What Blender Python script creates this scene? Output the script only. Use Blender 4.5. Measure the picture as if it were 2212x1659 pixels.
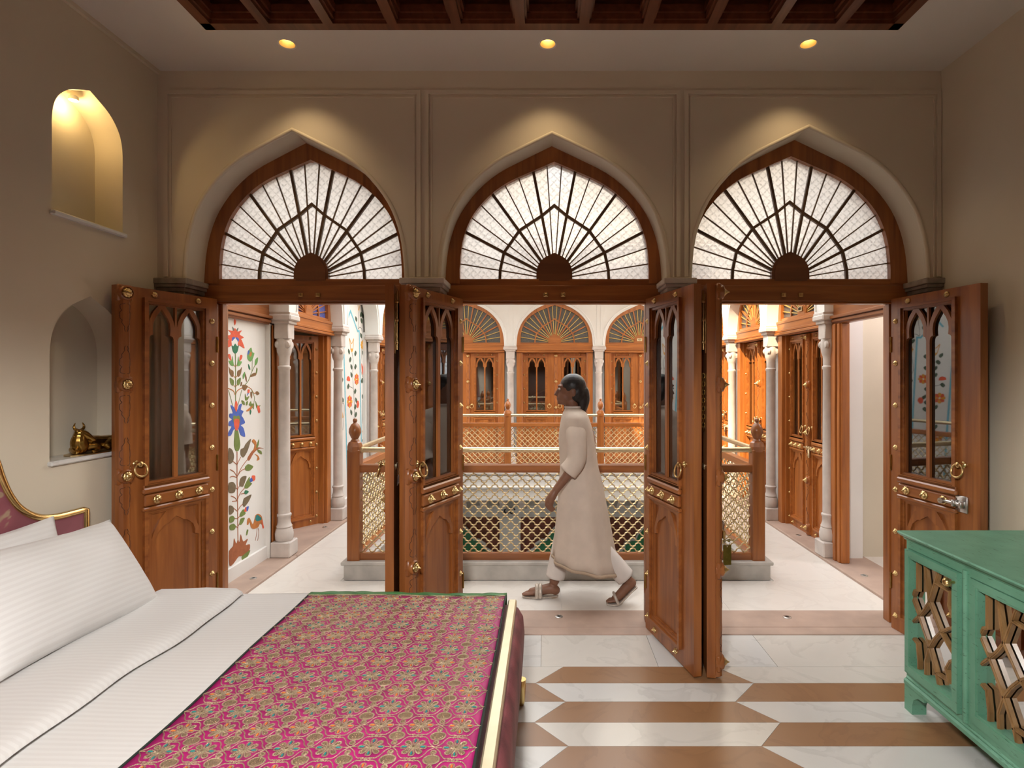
import bpy, bmesh, math, random
from mathutils import Vector, Matrix
from mathutils.geometry import tessellate_polygon

random.seed(7)
PI = math.pi
S = bpy.context.scene
COL = S.collection
for o in list(bpy.data.objects):
    bpy.data.objects.remove(o)

# ------------------------------------------------------------------ camera
cam_data = bpy.data.cameras.new('camera')
cam = bpy.data.objects.new('camera', cam_data)
COL.objects.link(cam)
cam.location = (0.0, 0.0, 1.60)
cam.rotation_euler = (PI / 2, 0, 0)
cam_data.sensor_width = 36.0
cam_data.lens = 1200.0 / 2212.0 * 36.0
cam_data.shift_x = -74.0 / 2212.0
cam_data.shift_y = -14.5 / 2212.0
cam_data.clip_start = 0.05
S.camera = cam

# ------------------------------------------------------------------ world, sun, exposure
world = bpy.data.worlds.new('world')
S.world = world
world.use_nodes = True
bg = world.node_tree.nodes['Background']
bg.inputs['Color'].default_value = (0.97, 0.985, 1.0, 1)
bg.inputs['Strength'].default_value = 4.5

sun_data = bpy.data.lights.new('sun', 'SUN')
sun_data.energy = 11.0
sun_data.angle = 0.012
sun_data.color = (1.0, 0.80, 0.52)
sun = bpy.data.objects.new('sun', sun_data)
COL.objects.link(sun)
SUN_DIR = Vector((0.42, 0.50, -0.76))
sun.rotation_euler = SUN_DIR.to_track_quat('-Z', 'Y').to_euler()
sun.location = (-4, 0, 12)

S.view_settings.view_transform = 'Standard'
S.view_settings.look = 'None'
S.view_settings.gamma = 1.0
S.view_settings.use_curve_mapping = False
S.view_settings.exposure = 0.12
S.cycles.max_bounces = 8
S.cycles.caustics_reflective = False
S.cycles.caustics_refractive = False

# ------------------------------------------------------------------ helpers
class MB:
    """collects geometry for one mesh"""
    def __init__(self):
        self.v = []; self.f = []; self.m = []; self.cur = 0
    def add(self, vs, fs):
        b = len(self.v)
        self.v += [tuple(p) for p in vs]
        self.f += [tuple(b + i for i in f) for f in fs]
        self.m += [self.cur] * len(fs)
        return self
    def box(self, x0, x1, y0, y1, z0, z1):
        vs = [(x, y, z) for x in (x0, x1) for y in (y0, y1) for z in (z0, z1)]
        return self.add(vs, [(0, 1, 3, 2), (4, 6, 7, 5), (0, 4, 5, 1), (2, 3, 7, 6), (0, 2, 6, 4), (1, 5, 7, 3)])
    def cbox(self, x0, x1, y0, y1, z0, z1, c=0.004):
        """box with chamfered edges"""
        X = (x0, x1); Y = (y0, y1); Z = (z0, z1)
        s = (1, -1)
        vs = []; idx = {}
        for i in (0, 1):
            for j in (0, 1):
                for k in (0, 1):
                    for a in range(3):
                        p = [X[i] + s[i] * c, Y[j] + s[j] * c, Z[k] + s[k] * c]
                        p[a] = (X[i], Y[j], Z[k])[a]
                        idx[(i, j, k, a)] = len(vs); vs.append(tuple(p))
        fs = []
        for a in range(3):
            b, d = [q for q in range(3) if q != a]
            for e in (0, 1):
                q = []
                for (u, w) in ((0, 0), (1, 0), (1, 1), (0, 1)):
                    t = [0, 0, 0]; t[a] = e; t[b] = u; t[d] = w
                    q.append(idx[(t[0], t[1], t[2], a)])
                fs.append(tuple(q))
        for a in range(3):
            b, d = [q for q in range(3) if q != a]
            for u in (0, 1):
                for w in (0, 1):
                    t0 = [0, 0, 0]; t1 = [0, 0, 0]
                    t0[a] = 0; t1[a] = 1
                    t0[b] = t1[b] = u; t0[d] = t1[d] = w
                    fs.append((idx[(*t0, b)], idx[(*t1, b)], idx[(*t1, d)], idx[(*t0, d)]))
        for i in (0, 1):
            for j in (0, 1):
                for k in (0, 1):
                    fs.append((idx[(i, j, k, 0)], idx[(i, j, k, 1)], idx[(i, j, k, 2)]))
        return self.add(vs, fs)
    def prism(self, outer, d0, d1, holes=(), plane='xz', back=True):
        """polygon with holes, extruded from d0 to d1 along the third axis"""
        loops = [list(outer)] + [list(h) for h in holes]
        tri = tessellate_polygon([[Vector((p[0], p[1], 0)) for p in l] for l in loops])
        flat = [p for l in loops for p in l]
        n = len(flat)
        def mp(p, d):
            if plane == 'xz': return (p[0], d, p[1])
            if plane == 'yz': return (d, p[0], p[1])
            return (p[0], p[1], d)
        vs = [mp(p, d0) for p in flat] + [mp(p, d1) for p in flat]
        fs = [tuple(t) for t in tri]
        if back:
            fs += [tuple(n + i for i in reversed(t)) for t in tri]
        b = 0
        for l in loops:
            k = len(l)
            for i in range(k):
                j = (i + 1) % k
                fs.append((b + i, b + j, n + b + j, n + b + i))
            b += k
        return self.add(vs, fs)
    def tube(self, pts, r, n=8, closed=False, caps=True, flat=None):
        """sweep a circle along points; r a number or one per point"""
        pts = [Vector(p) for p in pts]
        N = len(pts)
        rs = r if isinstance(r, (list, tuple)) else [r] * N
        ref = None
        rings = []
        for i, p in enumerate(pts):
            a = pts[(i - 1) % N] if (closed or i > 0) else p
            c = pts[(i + 1) % N] if (closed or i < N - 1) else p
            t = (c - a)
            if t.length < 1e-9: t = Vector((0, 0, 1))
            t.normalize()
            if ref is None:
                ref = Vector((0, 0, 1)) if abs(t.z) < 0.9 else Vector((1, 0, 0))
            u = ref - t * ref.dot(t)
            if u.length < 1e-6:
                u = Vector((1, 0, 0)) - t * t.x
            u.normalize(); ref = u
            w = t.cross(u)
            ring = []
            for k in range(n):
                an = 2 * PI * k / n
                ring.append(p + (u * math.cos(an) + w * math.sin(an)) * rs[i])
            rings.append(ring)
        vs = [q for ring in rings for q in ring]
        fs = []
        M = N if closed else N - 1
        for i in range(M):
            a = i * n; b = ((i + 1) % N) * n
            for k in range(n):
                l = (k + 1) % n
                fs.append((a + k, a + l, b + l, b + k))
        if caps and not closed:
            fs.append(tuple(reversed(range(n))))
            fs.append(tuple((N - 1) * n + k for k in range(n)))
        return self.add(vs, fs)
    def lathe(self, prof, n=16, c=(0, 0, 0), axis='z', scallop=None):
        """profile [(r, h)]; scallop = (count, depth) shapes the rim into petals"""
        vs = []; fs = []
        for (r, h) in prof:
            for k in range(n):
                an = 2 * PI * k / n
                rr = r
                if scallop:
                    rr = r * (1 - scallop[1] * (0.5 - 0.5 * math.cos(scallop[0] * an)))
                a, b = rr * math.cos(an), rr * math.sin(an)
                if axis == 'z': p = (c[0] + a, c[1] + b, c[2] + h)
                elif axis == 'y': p = (c[0] + a, c[1] + h, c[2] + b)
                else: p = (c[0] + h, c[1] + a, c[2] + b)
                vs.append(p)
        for i in range(len(prof) - 1):
            for k in range(n):
                l = (k + 1) % n
                fs.append((i * n + k, i * n + l, (i + 1) * n + l, (i + 1) * n + k))
        fs.append(tuple(reversed(range(n))))
        fs.append(tuple((len(prof) - 1) * n + k for k in range(n)))
        return self.add(vs, fs)
    def loft(self, rings, cap0=True, cap1=True):
        n = len(rings[0])
        vs = [p for r in rings for p in r]
        fs = []
        for i in range(len(rings) - 1):
            for k in range(n):
                l = (k + 1) % n
                fs.append((i * n + k, i * n + l, (i + 1) * n + l, (i + 1) * n + k))
        if cap0: fs.append(tuple(reversed(range(n))))
        if cap1: fs.append(tuple((len(rings) - 1) * n + k for k in range(n)))
        return self.add(vs, fs)
    def grid(self, fn, nu, nv):
        vs = [fn(i / nu, j / nv) for j in range(nv + 1) for i in range(nu + 1)]
        fs = [(j * (nu + 1) + i, j * (nu + 1) + i + 1, (j + 1) * (nu + 1) + i + 1, (j + 1) * (nu + 1) + i)
              for j in range(nv) for i in range(nu)]
        return self.add(vs, fs)
    def sweep_rect(self, path, w, d, plane='xz', y=0.0):
        """mitred bar of width w along a 2-D path, depth from y-d to y"""
        n = len(path)
        L = []; R = []
        for i, p in enumerate(path):
            a = Vector(path[max(i - 1, 0)]); b = Vector(path[min(i + 1, n - 1)])
            p = Vector(p)
            t1 = (p - a); t2 = (b - p)
            if t1.length < 1e-9: t1 = t2
            if t2.length < 1e-9: t2 = t1
            t1 = t1.normalized(); t2 = t2.normalized()
            n1 = Vector((-t1.y, t1.x)); n2 = Vector((-t2.y, t2.x))
            m = (n1 + n2)
            if m.length < 1e-6: m = n1
            m.normalize()
            k = 1.0 / max(0.35, m.dot(n1))
            L.append(p + m * w / 2 * k); R.append(p - m * w / 2 * k)
        return self.prism([tuple(q) for q in L] + [tuple(q) for q in reversed(R)], y - d, y, plane=plane)
    def mesh(self, name, smooth=None):
        me = bpy.data.meshes.new(name)
        me.from_pydata(self.v, [], self.f)
        bm = bmesh.new(); bm.from_mesh(me)
        bmesh.ops.recalc_face_normals(bm, faces=bm.faces)
        bm.to_mesh(me); bm.free()
        if max(self.m, default=0) > 0:
            me.polygons.foreach_set('material_index', self.m)
        if smooth:
            me.polygons.foreach_set('use_smooth', [True] * len(me.polygons))
            me.set_sharp_from_angle(angle=math.radians(smooth))
        me.update()
        return me
    def obj(self, name, mats, parent=None, smooth=None, M=None):
        me = self.mesh(name, smooth)
        for m in (mats if isinstance(mats, (list, tuple)) else [mats]):
            me.materials.append(m)
        return link(name, me, parent, M)

def link(name, me, parent=None, M=None):
    o = bpy.data.objects.new(name, me)
    COL.objects.link(o)
    if parent is not None:
        o.parent = parent
    if M is not None:
        o.matrix_basis = M
    return o

def tag(o, label, cat, group=None, kind=None):
    o['label'] = label; o['category'] = cat
    if group: o['group'] = group
    if kind: o['kind'] = kind
    return o

def thing(name, label, cat, M=None, group=None, kind=None):
    o = link(name, None, None, M)
    o.empty_display_size = 0.1
    return tag(o, label, cat, group, kind)

KIDS = {}
def tree_children(o):
    return [c for c in bpy.data.objects if c.parent == o]

def copy_tree(o, M, label=None, cat=None, group=None, name=None):
    """a thing with its parts and sub-parts, sharing mesh data"""
    kids = {}
    for c in bpy.data.objects:
        if c.parent is not None:
            kids.setdefault(c.parent.name, []).append(c)
    def cp(src, par):
        c = src.copy(); COL.objects.link(c); c.parent = par
        for k in kids.get(src.name, []):
            cp(k, c)
        return c
    r = cp(o, None)
    if name: r.name = name
    r.matrix_basis = M
    if label: r['label'] = label
    if cat: r['category'] = cat
    if group: r['group'] = group
    return r

def TRS(x=0, y=0, z=0, rz=0, sx=1, sy=1, sz=1):
    return Matrix.Translation((x, y, z)) @ Matrix.Rotation(rz, 4, 'Z') @ Matrix.Diagonal((sx, sy, sz, 1))

def catmull(pts, k=4):
    """smooth open 2-D / 3-D polyline"""
    P = [Vector(p) for p in pts]
    out = []
    for i in range(len(P) - 1):
        p0 = P[max(i - 1, 0)]; p1 = P[i]; p2 = P[i + 1]; p3 = P[min(i + 2, len(P) - 1)]
        for j in range(k):
            t = j / k
            out.append(0.5 * ((2 * p1) + (p2 - p0) * t + (2 * p0 - 5 * p1 + 4 * p2 - p3) * t * t + (3 * p1 - p0 - 3 * p2 + p3) * t ** 3))
    out.append(P[-1])
    return out

ARCH = [(1, 0), (.982, .19), (.938, .353), (.85, .516), (.69, .68), (.496, .805), (.248, .906), (0, 1)]
_H = [tuple(p) for p in catmull(ARCH, 3)]
def arch(l, r, zs, za, ax=None):
    """pointed arch from the right springing over the apex to the left springing"""
    if ax is None: ax = (l + r) / 2
    R = [(ax + u * (r - ax), zs + v * (za - zs)) for u, v in _H]
    L = [(ax - u * (ax - l), zs + v * (za - zs)) for u, v in reversed(_H[:-1])]
    return R + L

def rect(x0, x1, z0, z1):
    return [(x0, z0), (x1, z0), (x1, z1), (x0, z1)]

# ------------------------------------------------------------------ materials (all procedural)
def nmat(name):
    m = bpy.data.materials.new(name); m.use_nodes = True
    nt = m.node_tree
    b = nt.nodes['Principled BSDF']
    return m, nt, b

def N(nt, t, **kw):
    n = nt.nodes.new(t)
    for k, v in kw.items():
        if k in n.inputs: n.inputs[k].default_value = v
        else: setattr(n, k, v)
    return n

def coords(nt, scale=(1, 1, 1), kind='Object'):
    tc = N(nt, 'ShaderNodeTexCoord')
    mp = N(nt, 'ShaderNodeMapping')
    mp.inputs['Scale'].default_value = scale
    nt.links.new(tc.outputs[kind], mp.inputs['Vector'])
    return mp.outputs['Vector']

def ramp(nt, fac, stops):
    r = N(nt, 'ShaderNodeValToRGB')
    e = r.color_ramp.elements
    while len(e) < len(stops): e.new(0.5)
    for i, (p, c) in enumerate(stops):
        e[i].position = p; e[i].color = (*c, 1)
    nt.links.new(fac, r.inputs['Fac'])
    return r.outputs['Color']

def bump(nt, b, h, strength=0.2, dist=0.002):
    n = N(nt, 'ShaderNodeBump')
    n.inputs['Strength'].default_value = strength
    n.inputs['Distance'].default_value = dist
    nt.links.new(h, n.inputs['Height'])
    nt.links.new(n.outputs['Normal'], b.inputs['Normal'])

def plain(name, c, rough=0.5, metal=0.0, var=0.06, scale=8.0, bmp=0.0, coat=0.0, bscale=None):
    m, nt, b = nmat(name)
    v = coords(nt)
    no = N(nt, 'ShaderNodeTexNoise'); no.inputs['Scale'].default_value = scale; no.inputs['Detail'].default_value = 3
    nt.links.new(v, no.inputs['Vector'])
    lo = tuple(max(0, x * (1 - var)) for x in c); hi = tuple(min(1, x * (1 + var)) for x in c)
    nt.links.new(ramp(nt, no.outputs['Fac'], [(0.3, lo), (0.7, hi)]), b.inputs['Base Color'])
    b.inputs['Roughness'].default_value = rough
    b.inputs['Metallic'].default_value = metal
    if coat: b.inputs['Coat Weight'].default_value = coat; b.inputs['Coat Roughness'].default_value = 0.15
    if bmp:
        n2 = N(nt, 'ShaderNodeTexNoise'); n2.inputs['Scale'].default_value = bscale or scale * 6
        nt.links.new(v, n2.inputs['Vector'])
        bump(nt, b, n2.outputs['Fac'], bmp, 0.003)
    return m

def wood(name, dark, light, axis='z', rough=0.34, freq=1.0):
    m, nt, b = nmat(name)
    sc = {'z': (13, 13, 0.9), 'x': (0.9, 13, 13), 'y': (13, 0.9, 13)}[axis]
    v = coords(nt, tuple(s * freq for s in sc))
    no = N(nt, 'ShaderNodeTexNoise'); no.inputs['Scale'].default_value = 1.6; no.inputs['Detail'].default_value = 6
    no.inputs['Distortion'].default_value = 0.7
    nt.links.new(v, no.inputs['Vector'])
    mid = tuple((a + c) / 2 for a, c in zip(dark, light))
    nt.links.new(ramp(nt, no.outputs['Fac'], [(0.28, dark), (0.5, mid), (0.72, light)]), b.inputs['Base Color'])
    b.inputs['Roughness'].default_value = rough
    b.inputs['Coat Weight'].default_value = 0.25
    b.inputs['Coat Roughness'].default_value = 0.25
    bump(nt, b, no.outputs['Fac'], 0.08, 0.002)
    return m

MT = {}
WD, WL = (0.180, 0.052, 0.013), (0.375, 0.130, 0.032)
MT['wood'] = wood('teak_upright_grain', WD, WL, 'z')
MT['wood_h'] = wood('teak_level_grain', WD, WL, 'x')
MT['wood_y'] = wood('teak_long_grain', WD, WL, 'y')
MT['wood_hub'] = wood('teak_hub', (0.11, 0.04, 0.018), (0.19, 0.07, 0.027), 'x')
CD, CL = (0.29, 0.088, 0.018), (0.50, 0.170, 0.036)
MT['cwood'] = wood('light_teak_upright_grain', CD, CL, 'z')
MT['cwood_h'] = wood('light_teak_level_grain', CD, CL, 'x')
MT['coffer'] = wood('mahogany_beam', (0.10, 0.028, 0.012), (0.19, 0.062, 0.026), 'y')
MT['coffer_panel'] = wood('mahogany_panel', (0.045, 0.008, 0.005), (0.08, 0.016, 0.009), 'x', 0.5)

MT['wall'] = plain('cream_plaster', (0.64, 0.570, 0.450), 0.7, var=0.03, scale=2.2, bmp=0.05, bscale=40)
MT['ceil'] = plain('ceiling_paint', (0.66, 0.62, 0.57), 0.75, var=0.02, scale=2)
MT['white'] = plain('courtyard_limewash', (0.80, 0.785, 0.755), 0.7, var=0.03, scale=3, bmp=0.05, bscale=50)
MT['stone'] = plain('pale_sandstone', (0.60, 0.535, 0.49), 0.75, var=0.10, scale=9, bmp=0.15, bscale=60)
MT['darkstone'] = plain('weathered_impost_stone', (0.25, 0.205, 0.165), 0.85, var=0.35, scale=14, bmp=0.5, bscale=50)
MT['pinkstone'] = plain('pink_sandstone_slab', (0.44, 0.315, 0.25), 0.55, var=0.12, scale=5, bmp=0.05)
MT['greystone'] = plain('weathered_plinth_marble', (0.47, 0.44, 0.40), 0.6, var=0.18, scale=6, bmp=0.1)

def marble(name, base, vein, rough=0.16, amount=0.5):
    m, nt, b = nmat(name)
    v = coords(nt)
    no = N(nt, 'ShaderNodeTexNoise'); no.inputs['Scale'].default_value = 2.3; no.inputs['Detail'].default_value = 8
    no.inputs['Distortion'].default_value = 1.6
    nt.links.new(v, no.inputs['Vector'])
    nt.links.new(ramp(nt, no.outputs['Fac'], [(0.42, base), (0.492, tuple(a * (1 - amount) + c * amount for a, c in zip(base, vein))), (0.51, base), (0.8, tuple(x * 0.95 for x in base))]), b.inputs['Base Color'])
    b.inputs['Roughness'].default_value = rough
    return m
MT['marble'] = marble('white_marble', (0.63, 0.625, 0.605), (0.44, 0.435, 0.42), 0.2, 0.35)
MT['marble_b'] = marble('creamy_marble', (0.63, 0.60, 0.55), (0.45, 0.43, 0.39), 0.2, 0.3)
MT['brownstone'] = marble('tan_sandstone_tile', (0.285, 0.148, 0.068), (0.22, 0.11, 0.05), 0.30, 0.5)
MT['cmarble'] = marble('courtyard_marble', (0.745, 0.70, 0.645), (0.60, 0.55, 0.50), 0.35, 0.3)
MT['grout'] = plain('grey_grout', (0.30, 0.26, 0.22), 0.9)

MT['brass'] = plain('aged_brass', (0.66, 0.47, 0.21), 0.30, 1.0, var=0.15, scale=30)
MT['pbrass'] = plain('pale_brass', (0.74, 0.62, 0.40), 0.33, 1.0, var=0.10, scale=25)
MT['wire'] = plain('gilt_lattice_wire', (0.66, 0.52, 0.30), 0.42, 0.85, var=0.12, scale=20)
MT['dbrass'] = plain('dark_cast_brass', (0.36, 0.215, 0.055), 0.28, 1.0, var=0.25, scale=30)
MT['iron'] = plain('blackened_iron', (0.03, 0.028, 0.026), 0.45, 0.8)
MT['steel'] = plain('brushed_steel', (0.55, 0.54, 0.52), 0.35, 1.0)
MT['dark'] = plain('dark_interior', (0.045, 0.04, 0.036), 0.9)
MT['groove_shade'] = plain('painted_groove_shade', (0.055, 0.017, 0.007), 0.6)  # dark colour puts the shade of carved recesses onto raised lines
MT['lead'] = plain('glazing_bar_paint', (0.10, 0.055, 0.028), 0.5)
MT['lead_thin'] = plain('thin_glazing_bar', (0.16, 0.105, 0.06), 0.5)
MT['gold_bar'] = plain('gilded_glazing_bar', (0.62, 0.42, 0.13), 0.4, 0.5)

def frosted(name, c, pattern=60.0):
    """pressed patterned glass that scatters daylight"""
    m, nt, b = nmat(name)
    nt.nodes.remove(b)
    out = nt.nodes['Material Output']
    v = coords(nt, (1, 1, 1))
    vr = N(nt, 'ShaderNodeMapping'); vr.inputs['Rotation'].default_value = (0, PI / 4, 0)
    nt.links.new(v, vr.inputs['Vector'])
    wa = N(nt, 'ShaderNodeTexWave'); wa.bands_direction = 'X'; wa.inputs['Scale'].default_value = 9.0; wa.inputs['Distortion'].default_value = 1.2; wa.inputs['Detail Scale'].default_value = 14
    wb_ = N(nt, 'ShaderNodeTexWave'); wb_.bands_direction = 'Z'; wb_.inputs['Scale'].default_value = 9.0; wb_.inputs['Distortion'].default_value = 1.2; wb_.inputs['Detail Scale'].default_value = 14
    nt.links.new(vr.outputs[0], wa.inputs['Vector']); nt.links.new(vr.outputs[0], wb_.inputs['Vector'])
    mn = N(nt, 'ShaderNodeMath'); mn.operation = 'MINIMUM'
    nt.links.new(wa.outputs['Fac'], mn.inputs[0]); nt.links.new(wb_.outputs['Fac'], mn.inputs[1])
    ck = N(nt, 'ShaderNodeTexVoronoi'); ck.inputs['Scale'].default_value = pattern
    nt.links.new(v, ck.inputs['Vector'])
    ad = N(nt, 'ShaderNodeMath'); ad.operation = 'MULTIPLY_ADD'; ad.inputs[1].default_value = 0.5
    nt.links.new(ck.outputs['Distance'], ad.inputs[0]); nt.links.new(mn.outputs[0], ad.inputs[2])
    tone = ramp(nt, ad.outputs[0], [(0.05, tuple(x * .60 for x in c)), (0.5, c)])
    bp = N(nt, 'ShaderNodeBump'); bp.inputs['Strength'].default_value = 0.5; bp.inputs['Distance'].default_value = 0.004
    nt.links.new(ad.outputs[0], bp.inputs['Height'])
    tr = N(nt, 'ShaderNodeBsdfTranslucent'); tr.inputs['Color'].default_value = (*c, 1)
    rf = N(nt, 'ShaderNodeBsdfRefraction'); rf.inputs['Color'].default_value = (*c, 1)
    rf.inputs['Roughness'].default_value = 0.35; rf.inputs['IOR'].default_value = 1.12
    gl = N(nt, 'ShaderNodeBsdfGlossy'); gl.inputs['Roughness'].default_value = 0.25
    for s in (tr, rf, gl): nt.links.new(bp.outputs['Normal'], s.inputs['Normal'])
    for s in (tr, rf): nt.links.new(tone, s.inputs['Color'])
    m1 = N(nt, 'ShaderNodeMixShader'); m1.inputs['Fac'].default_value = 0.80
    nt.links.new(rf.outputs[0], m1.inputs[1]); nt.links.new(tr.outputs[0], m1.inputs[2])
    m2 = N(nt, 'ShaderNodeMixShader'); m2.inputs['Fac'].default_value = 0.05
    nt.links.new(m1.outputs[0], m2.inputs[1]); nt.links.new(gl.outputs[0], m2.inputs[2])
    nt.links.new(m2.outputs[0], out.inputs['Surface'])
    return m
MT['frost'] = frosted('pressed_pattern_glass', (0.665, 0.655, 0.645))

def clear(name, tint=(0.93, 0.94, 0.93), boost=1.0, base=0.03):
    m, nt, b = nmat(name)
    nt.nodes.remove(b)
    out = nt.nodes['Material Output']
    tr = N(nt, 'ShaderNodeBsdfTransparent'); tr.inputs['Color'].default_value = (*tint, 1)
    gl = N(nt, 'ShaderNodeBsdfGlossy'); gl.inputs['Roughness'].default_value = 0.02
    fr = N(nt, 'ShaderNodeFresnel'); fr.inputs['IOR'].default_value = 1.52
    mm = N(nt, 'ShaderNodeMath'); mm.operation = 'MULTIPLY_ADD'; mm.use_clamp = True
    mm.inputs[1].default_value = boost; mm.inputs[2].default_value = base
    nt.links.new(fr.outputs[0], mm.inputs[0])
    mx = N(nt, 'ShaderNodeMixShader')
    nt.links.new(mm.outputs[0], mx.inputs['Fac'])
    nt.links.new(tr.outputs[0], mx.inputs[1]); nt.links.new(gl.outputs[0], mx.inputs[2])
    nt.links.new(mx.outputs[0], out.inputs['Surface'])
    return m
MT['glass'] = clear('door_glass', tint=(0.97, 0.975, 0.97), boost=2.4, base=0.08)
MT['smoke'] = plain('grey_textured_glass', (0.10, 0.095, 0.088), 0.35, 0.0, var=0.3, scale=60, bmp=0.6, bscale=120)
MT['blueglass'] = plain('blue_textured_glass', (0.10, 0.13, 0.42), 0.25, 0.0, var=0.3, scale=60, bmp=0.5, bscale=120)
MT['mirror'] = plain('mirror', (0.88, 0.87, 0.85), 0.02, 1.0, var=0.0)

# green distressed paint
m, nt, b = nmat('distressed_green_paint')
v = coords(nt, (3, 3, 3))
n1 = N(nt, 'ShaderNodeTexNoise'); n1.inputs['Scale'].default_value = 3; n1.inputs['Detail'].default_value = 5
nt.links.new(v, n1.inputs['Vector'])
v2 = coords(nt, (60, 9, 60))
n2 = N(nt, 'ShaderNodeTexNoise'); n2.inputs['Scale'].default_value = 2.2; n2.inputs['Detail'].default_value = 4
nt.links.new(v2, n2.inputs['Vector'])
base = ramp(nt, n1.outputs['Fac'], [(0.3, (0.118, 0.305, 0.200)), (0.7, (0.160, 0.385, 0.260))])
sp = ramp(nt, n2.outputs['Fac'], [(0.27, (0.45, 0.45, 0.42)), (0.38, (1, 1, 1))])
mx = N(nt, 'ShaderNodeMix'); mx.data_type = 'RGBA'; mx.blend_type = 'MULTIPLY'; mx.inputs['Factor'].default_value = 1
nt.links.new(base, mx.inputs['A']); nt.links.new(sp, mx.inputs['B'])
nt.links.new(mx.outputs['Result'], b.inputs['Base Color'])
b.inputs['Roughness'].default_value = 0.42
bump(nt, b, n2.outputs['Fac'], 0.08, 0.002)
MT['green'] = m
MT['antique_gold'] = wood('antique_gold_wood', (0.16, 0.085, 0.03), (0.37, 0.215, 0.085), 'z', 0.4, 1.5)
MT['gilt'] = plain('polished_gilt', (0.72, 0.52, 0.22), 0.22, 1.0, var=0.08, scale=12)
MT['champagne'] = plain('champagne_trim', (0.70, 0.60, 0.41), 0.35, 0.6, var=0.05, scale=12)

# satin striped linen: stripes run along the bed
def linen(name, axis):
    m, nt, b = nmat(name)
    v = coords(nt)
    wv = N(nt, 'ShaderNodeTexWave'); wv.wave_type = 'BANDS'; wv.bands_direction = axis
    wv.inputs['Scale'].default_value = 14.0; wv.inputs['Distortion'].default_value = 0.35; wv.inputs['Detail'].default_value = 1
    nt.links.new(v, wv.inputs['Vector'])
    nt.links.new(ramp(nt, wv.outputs['Fac'], [(0.40, (0.675, 0.66, 0.645)), (0.60, (0.715, 0.705, 0.69))]), b.inputs['Base Color'])
    r = N(nt, 'ShaderNodeMapRange'); r.inputs['To Min'].default_value = 0.5; r.inputs['To Max'].default_value = 0.75
    nt.links.new(wv.outputs['Fac'], r.inputs['Value']); nt.links.new(r.outputs[0], b.inputs['Roughness'])
    b.inputs['Sheen Weight'].default_value = 0.15
    no = N(nt, 'ShaderNodeTexNoise'); no.inputs['Scale'].default_value = 9; no.inputs['Detail'].default_value = 3
    nt.links.new(v, no.inputs['Vector'])
    bump(nt, b, no.outputs['Fac'], 0.12, 0.02)
    return m
MT['linen'] = linen('satin_stripe_linen', 'Y')
MT['linen_x'] = linen('satin_stripe_linen_pillow', 'Z')
MT['sheet'] = plain('plain_white_sheet', (0.77, 0.755, 0.735), 0.75, var=0.02, scale=5, bmp=0.1, bscale=10)
MT['magenta'] = plain('magenta_silk', (0.36, 0.003, 0.125), 0.5, var=0.22, scale=16, bmp=0.35, bscale=14)
MT['zari'] = plain('gold_thread', (0.62, 0.51, 0.34), 0.30, 0.85, var=0.55, scale=420, bmp=1.0, bscale=620)  # fine bright and dark speckle in the colour imitates thread glitter
MT['zari_dark'] = plain('bead_filled_gold_thread', (0.46, 0.33, 0.22), 0.26, 0.85, var=0.9, scale=460, bmp=1.0, bscale=700)  # stronger painted glitter for the beads
MT['tealthread'] = plain('teal_thread', (0.005, 0.20, 0.18), 0.5)
MT['orangethread'] = plain('orange_thread', (0.62, 0.17, 0.02), 0.5)
MT['blackedge'] = plain('black_piping', (0.012, 0.02, 0.016), 0.7)
MT['greensilk'] = plain('green_silk', (0.045, 0.20, 0.06), 0.45, var=0.2, scale=20, bmp=0.3)
MT['wine'] = plain('wine_brocade', (0.20, 0.055, 0.065), 0.55, var=0.45, scale=9, bmp=0.3, bscale=150)
# headboard brocade with tan figure
m, nt, b = nmat('wine_figured_velvet')
v = coords(nt)
n1 = N(nt, 'ShaderNodeTexNoise'); n1.inputs['Scale'].default_value = 5.5; n1.inputs['Detail'].default_value = 2.5; n1.inputs['Distortion'].default_value = 0.8
nt.links.new(v, n1.inputs['Vector'])
nt.links.new(ramp(nt, n1.outputs['Fac'], [(0.40, (0.215, 0.045, 0.062)), (0.59, (0.25, 0.055, 0.075)), (0.62, (0.36, 0.24, 0.15)), (0.70, (0.30, 0.17, 0.11))]), b.inputs['Base Color'])
b.inputs['Roughness'].default_value = 0.7; b.inputs['Sheen Weight'].default_value = 0.3
MT['velvet'] = m

PAINT = {'red': (0.72, 0.115, 0.055), 'blue': (0.07, 0.13, 0.48), 'dgreen': (0.03, 0.17, 0.085), 'lgreen': (0.16, 0.36, 0.10),
         'olive': (0.165, 0.225, 0.055), 'brown': (0.23, 0.125, 0.05), 'khaki': (0.175, 0.13, 0.075), 'orange': (0.52, 0.185, 0.045),
         'rust': (0.36, 0.115, 0.045), 'grey': (0.16, 0.17, 0.14), 'teal': (0.02, 0.20, 0.20), 'sky': (0.17, 0.50, 0.62),
         'yellow': (0.74, 0.36, 0.04), 'dleaf': (0.065, 0.105, 0.065)}
for k, c in PAINT.items():
    MT['p_' + k] = plain('mural_' + k, c, 0.75, var=0.12, scale=25)

# ------------------------------------------------------------------ room shell
XL, XR = -2.364, 2.400        # side walls
YW, YF, YO = 3.377, 3.573, 3.802   # wall face, door frame face, courtyard face
YB = -3.4                     # wall behind the camera
ZC = 3.462                    # ceiling
OPEN = [  # l, r, apex x, apex z of the three arches
    (-2.201, -0.850, -1.545, 3.106),
    (-0.650, 0.743, 0.035, 3.086),
    (0.872, 2.325, 1.597, 3.126)]
GLASS = [(-2.105, -0.929, 3.000), (-0.557, 0.661, 2.987), (0.935, 2.215, 3.022)]
ZS = 2.20

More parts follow.
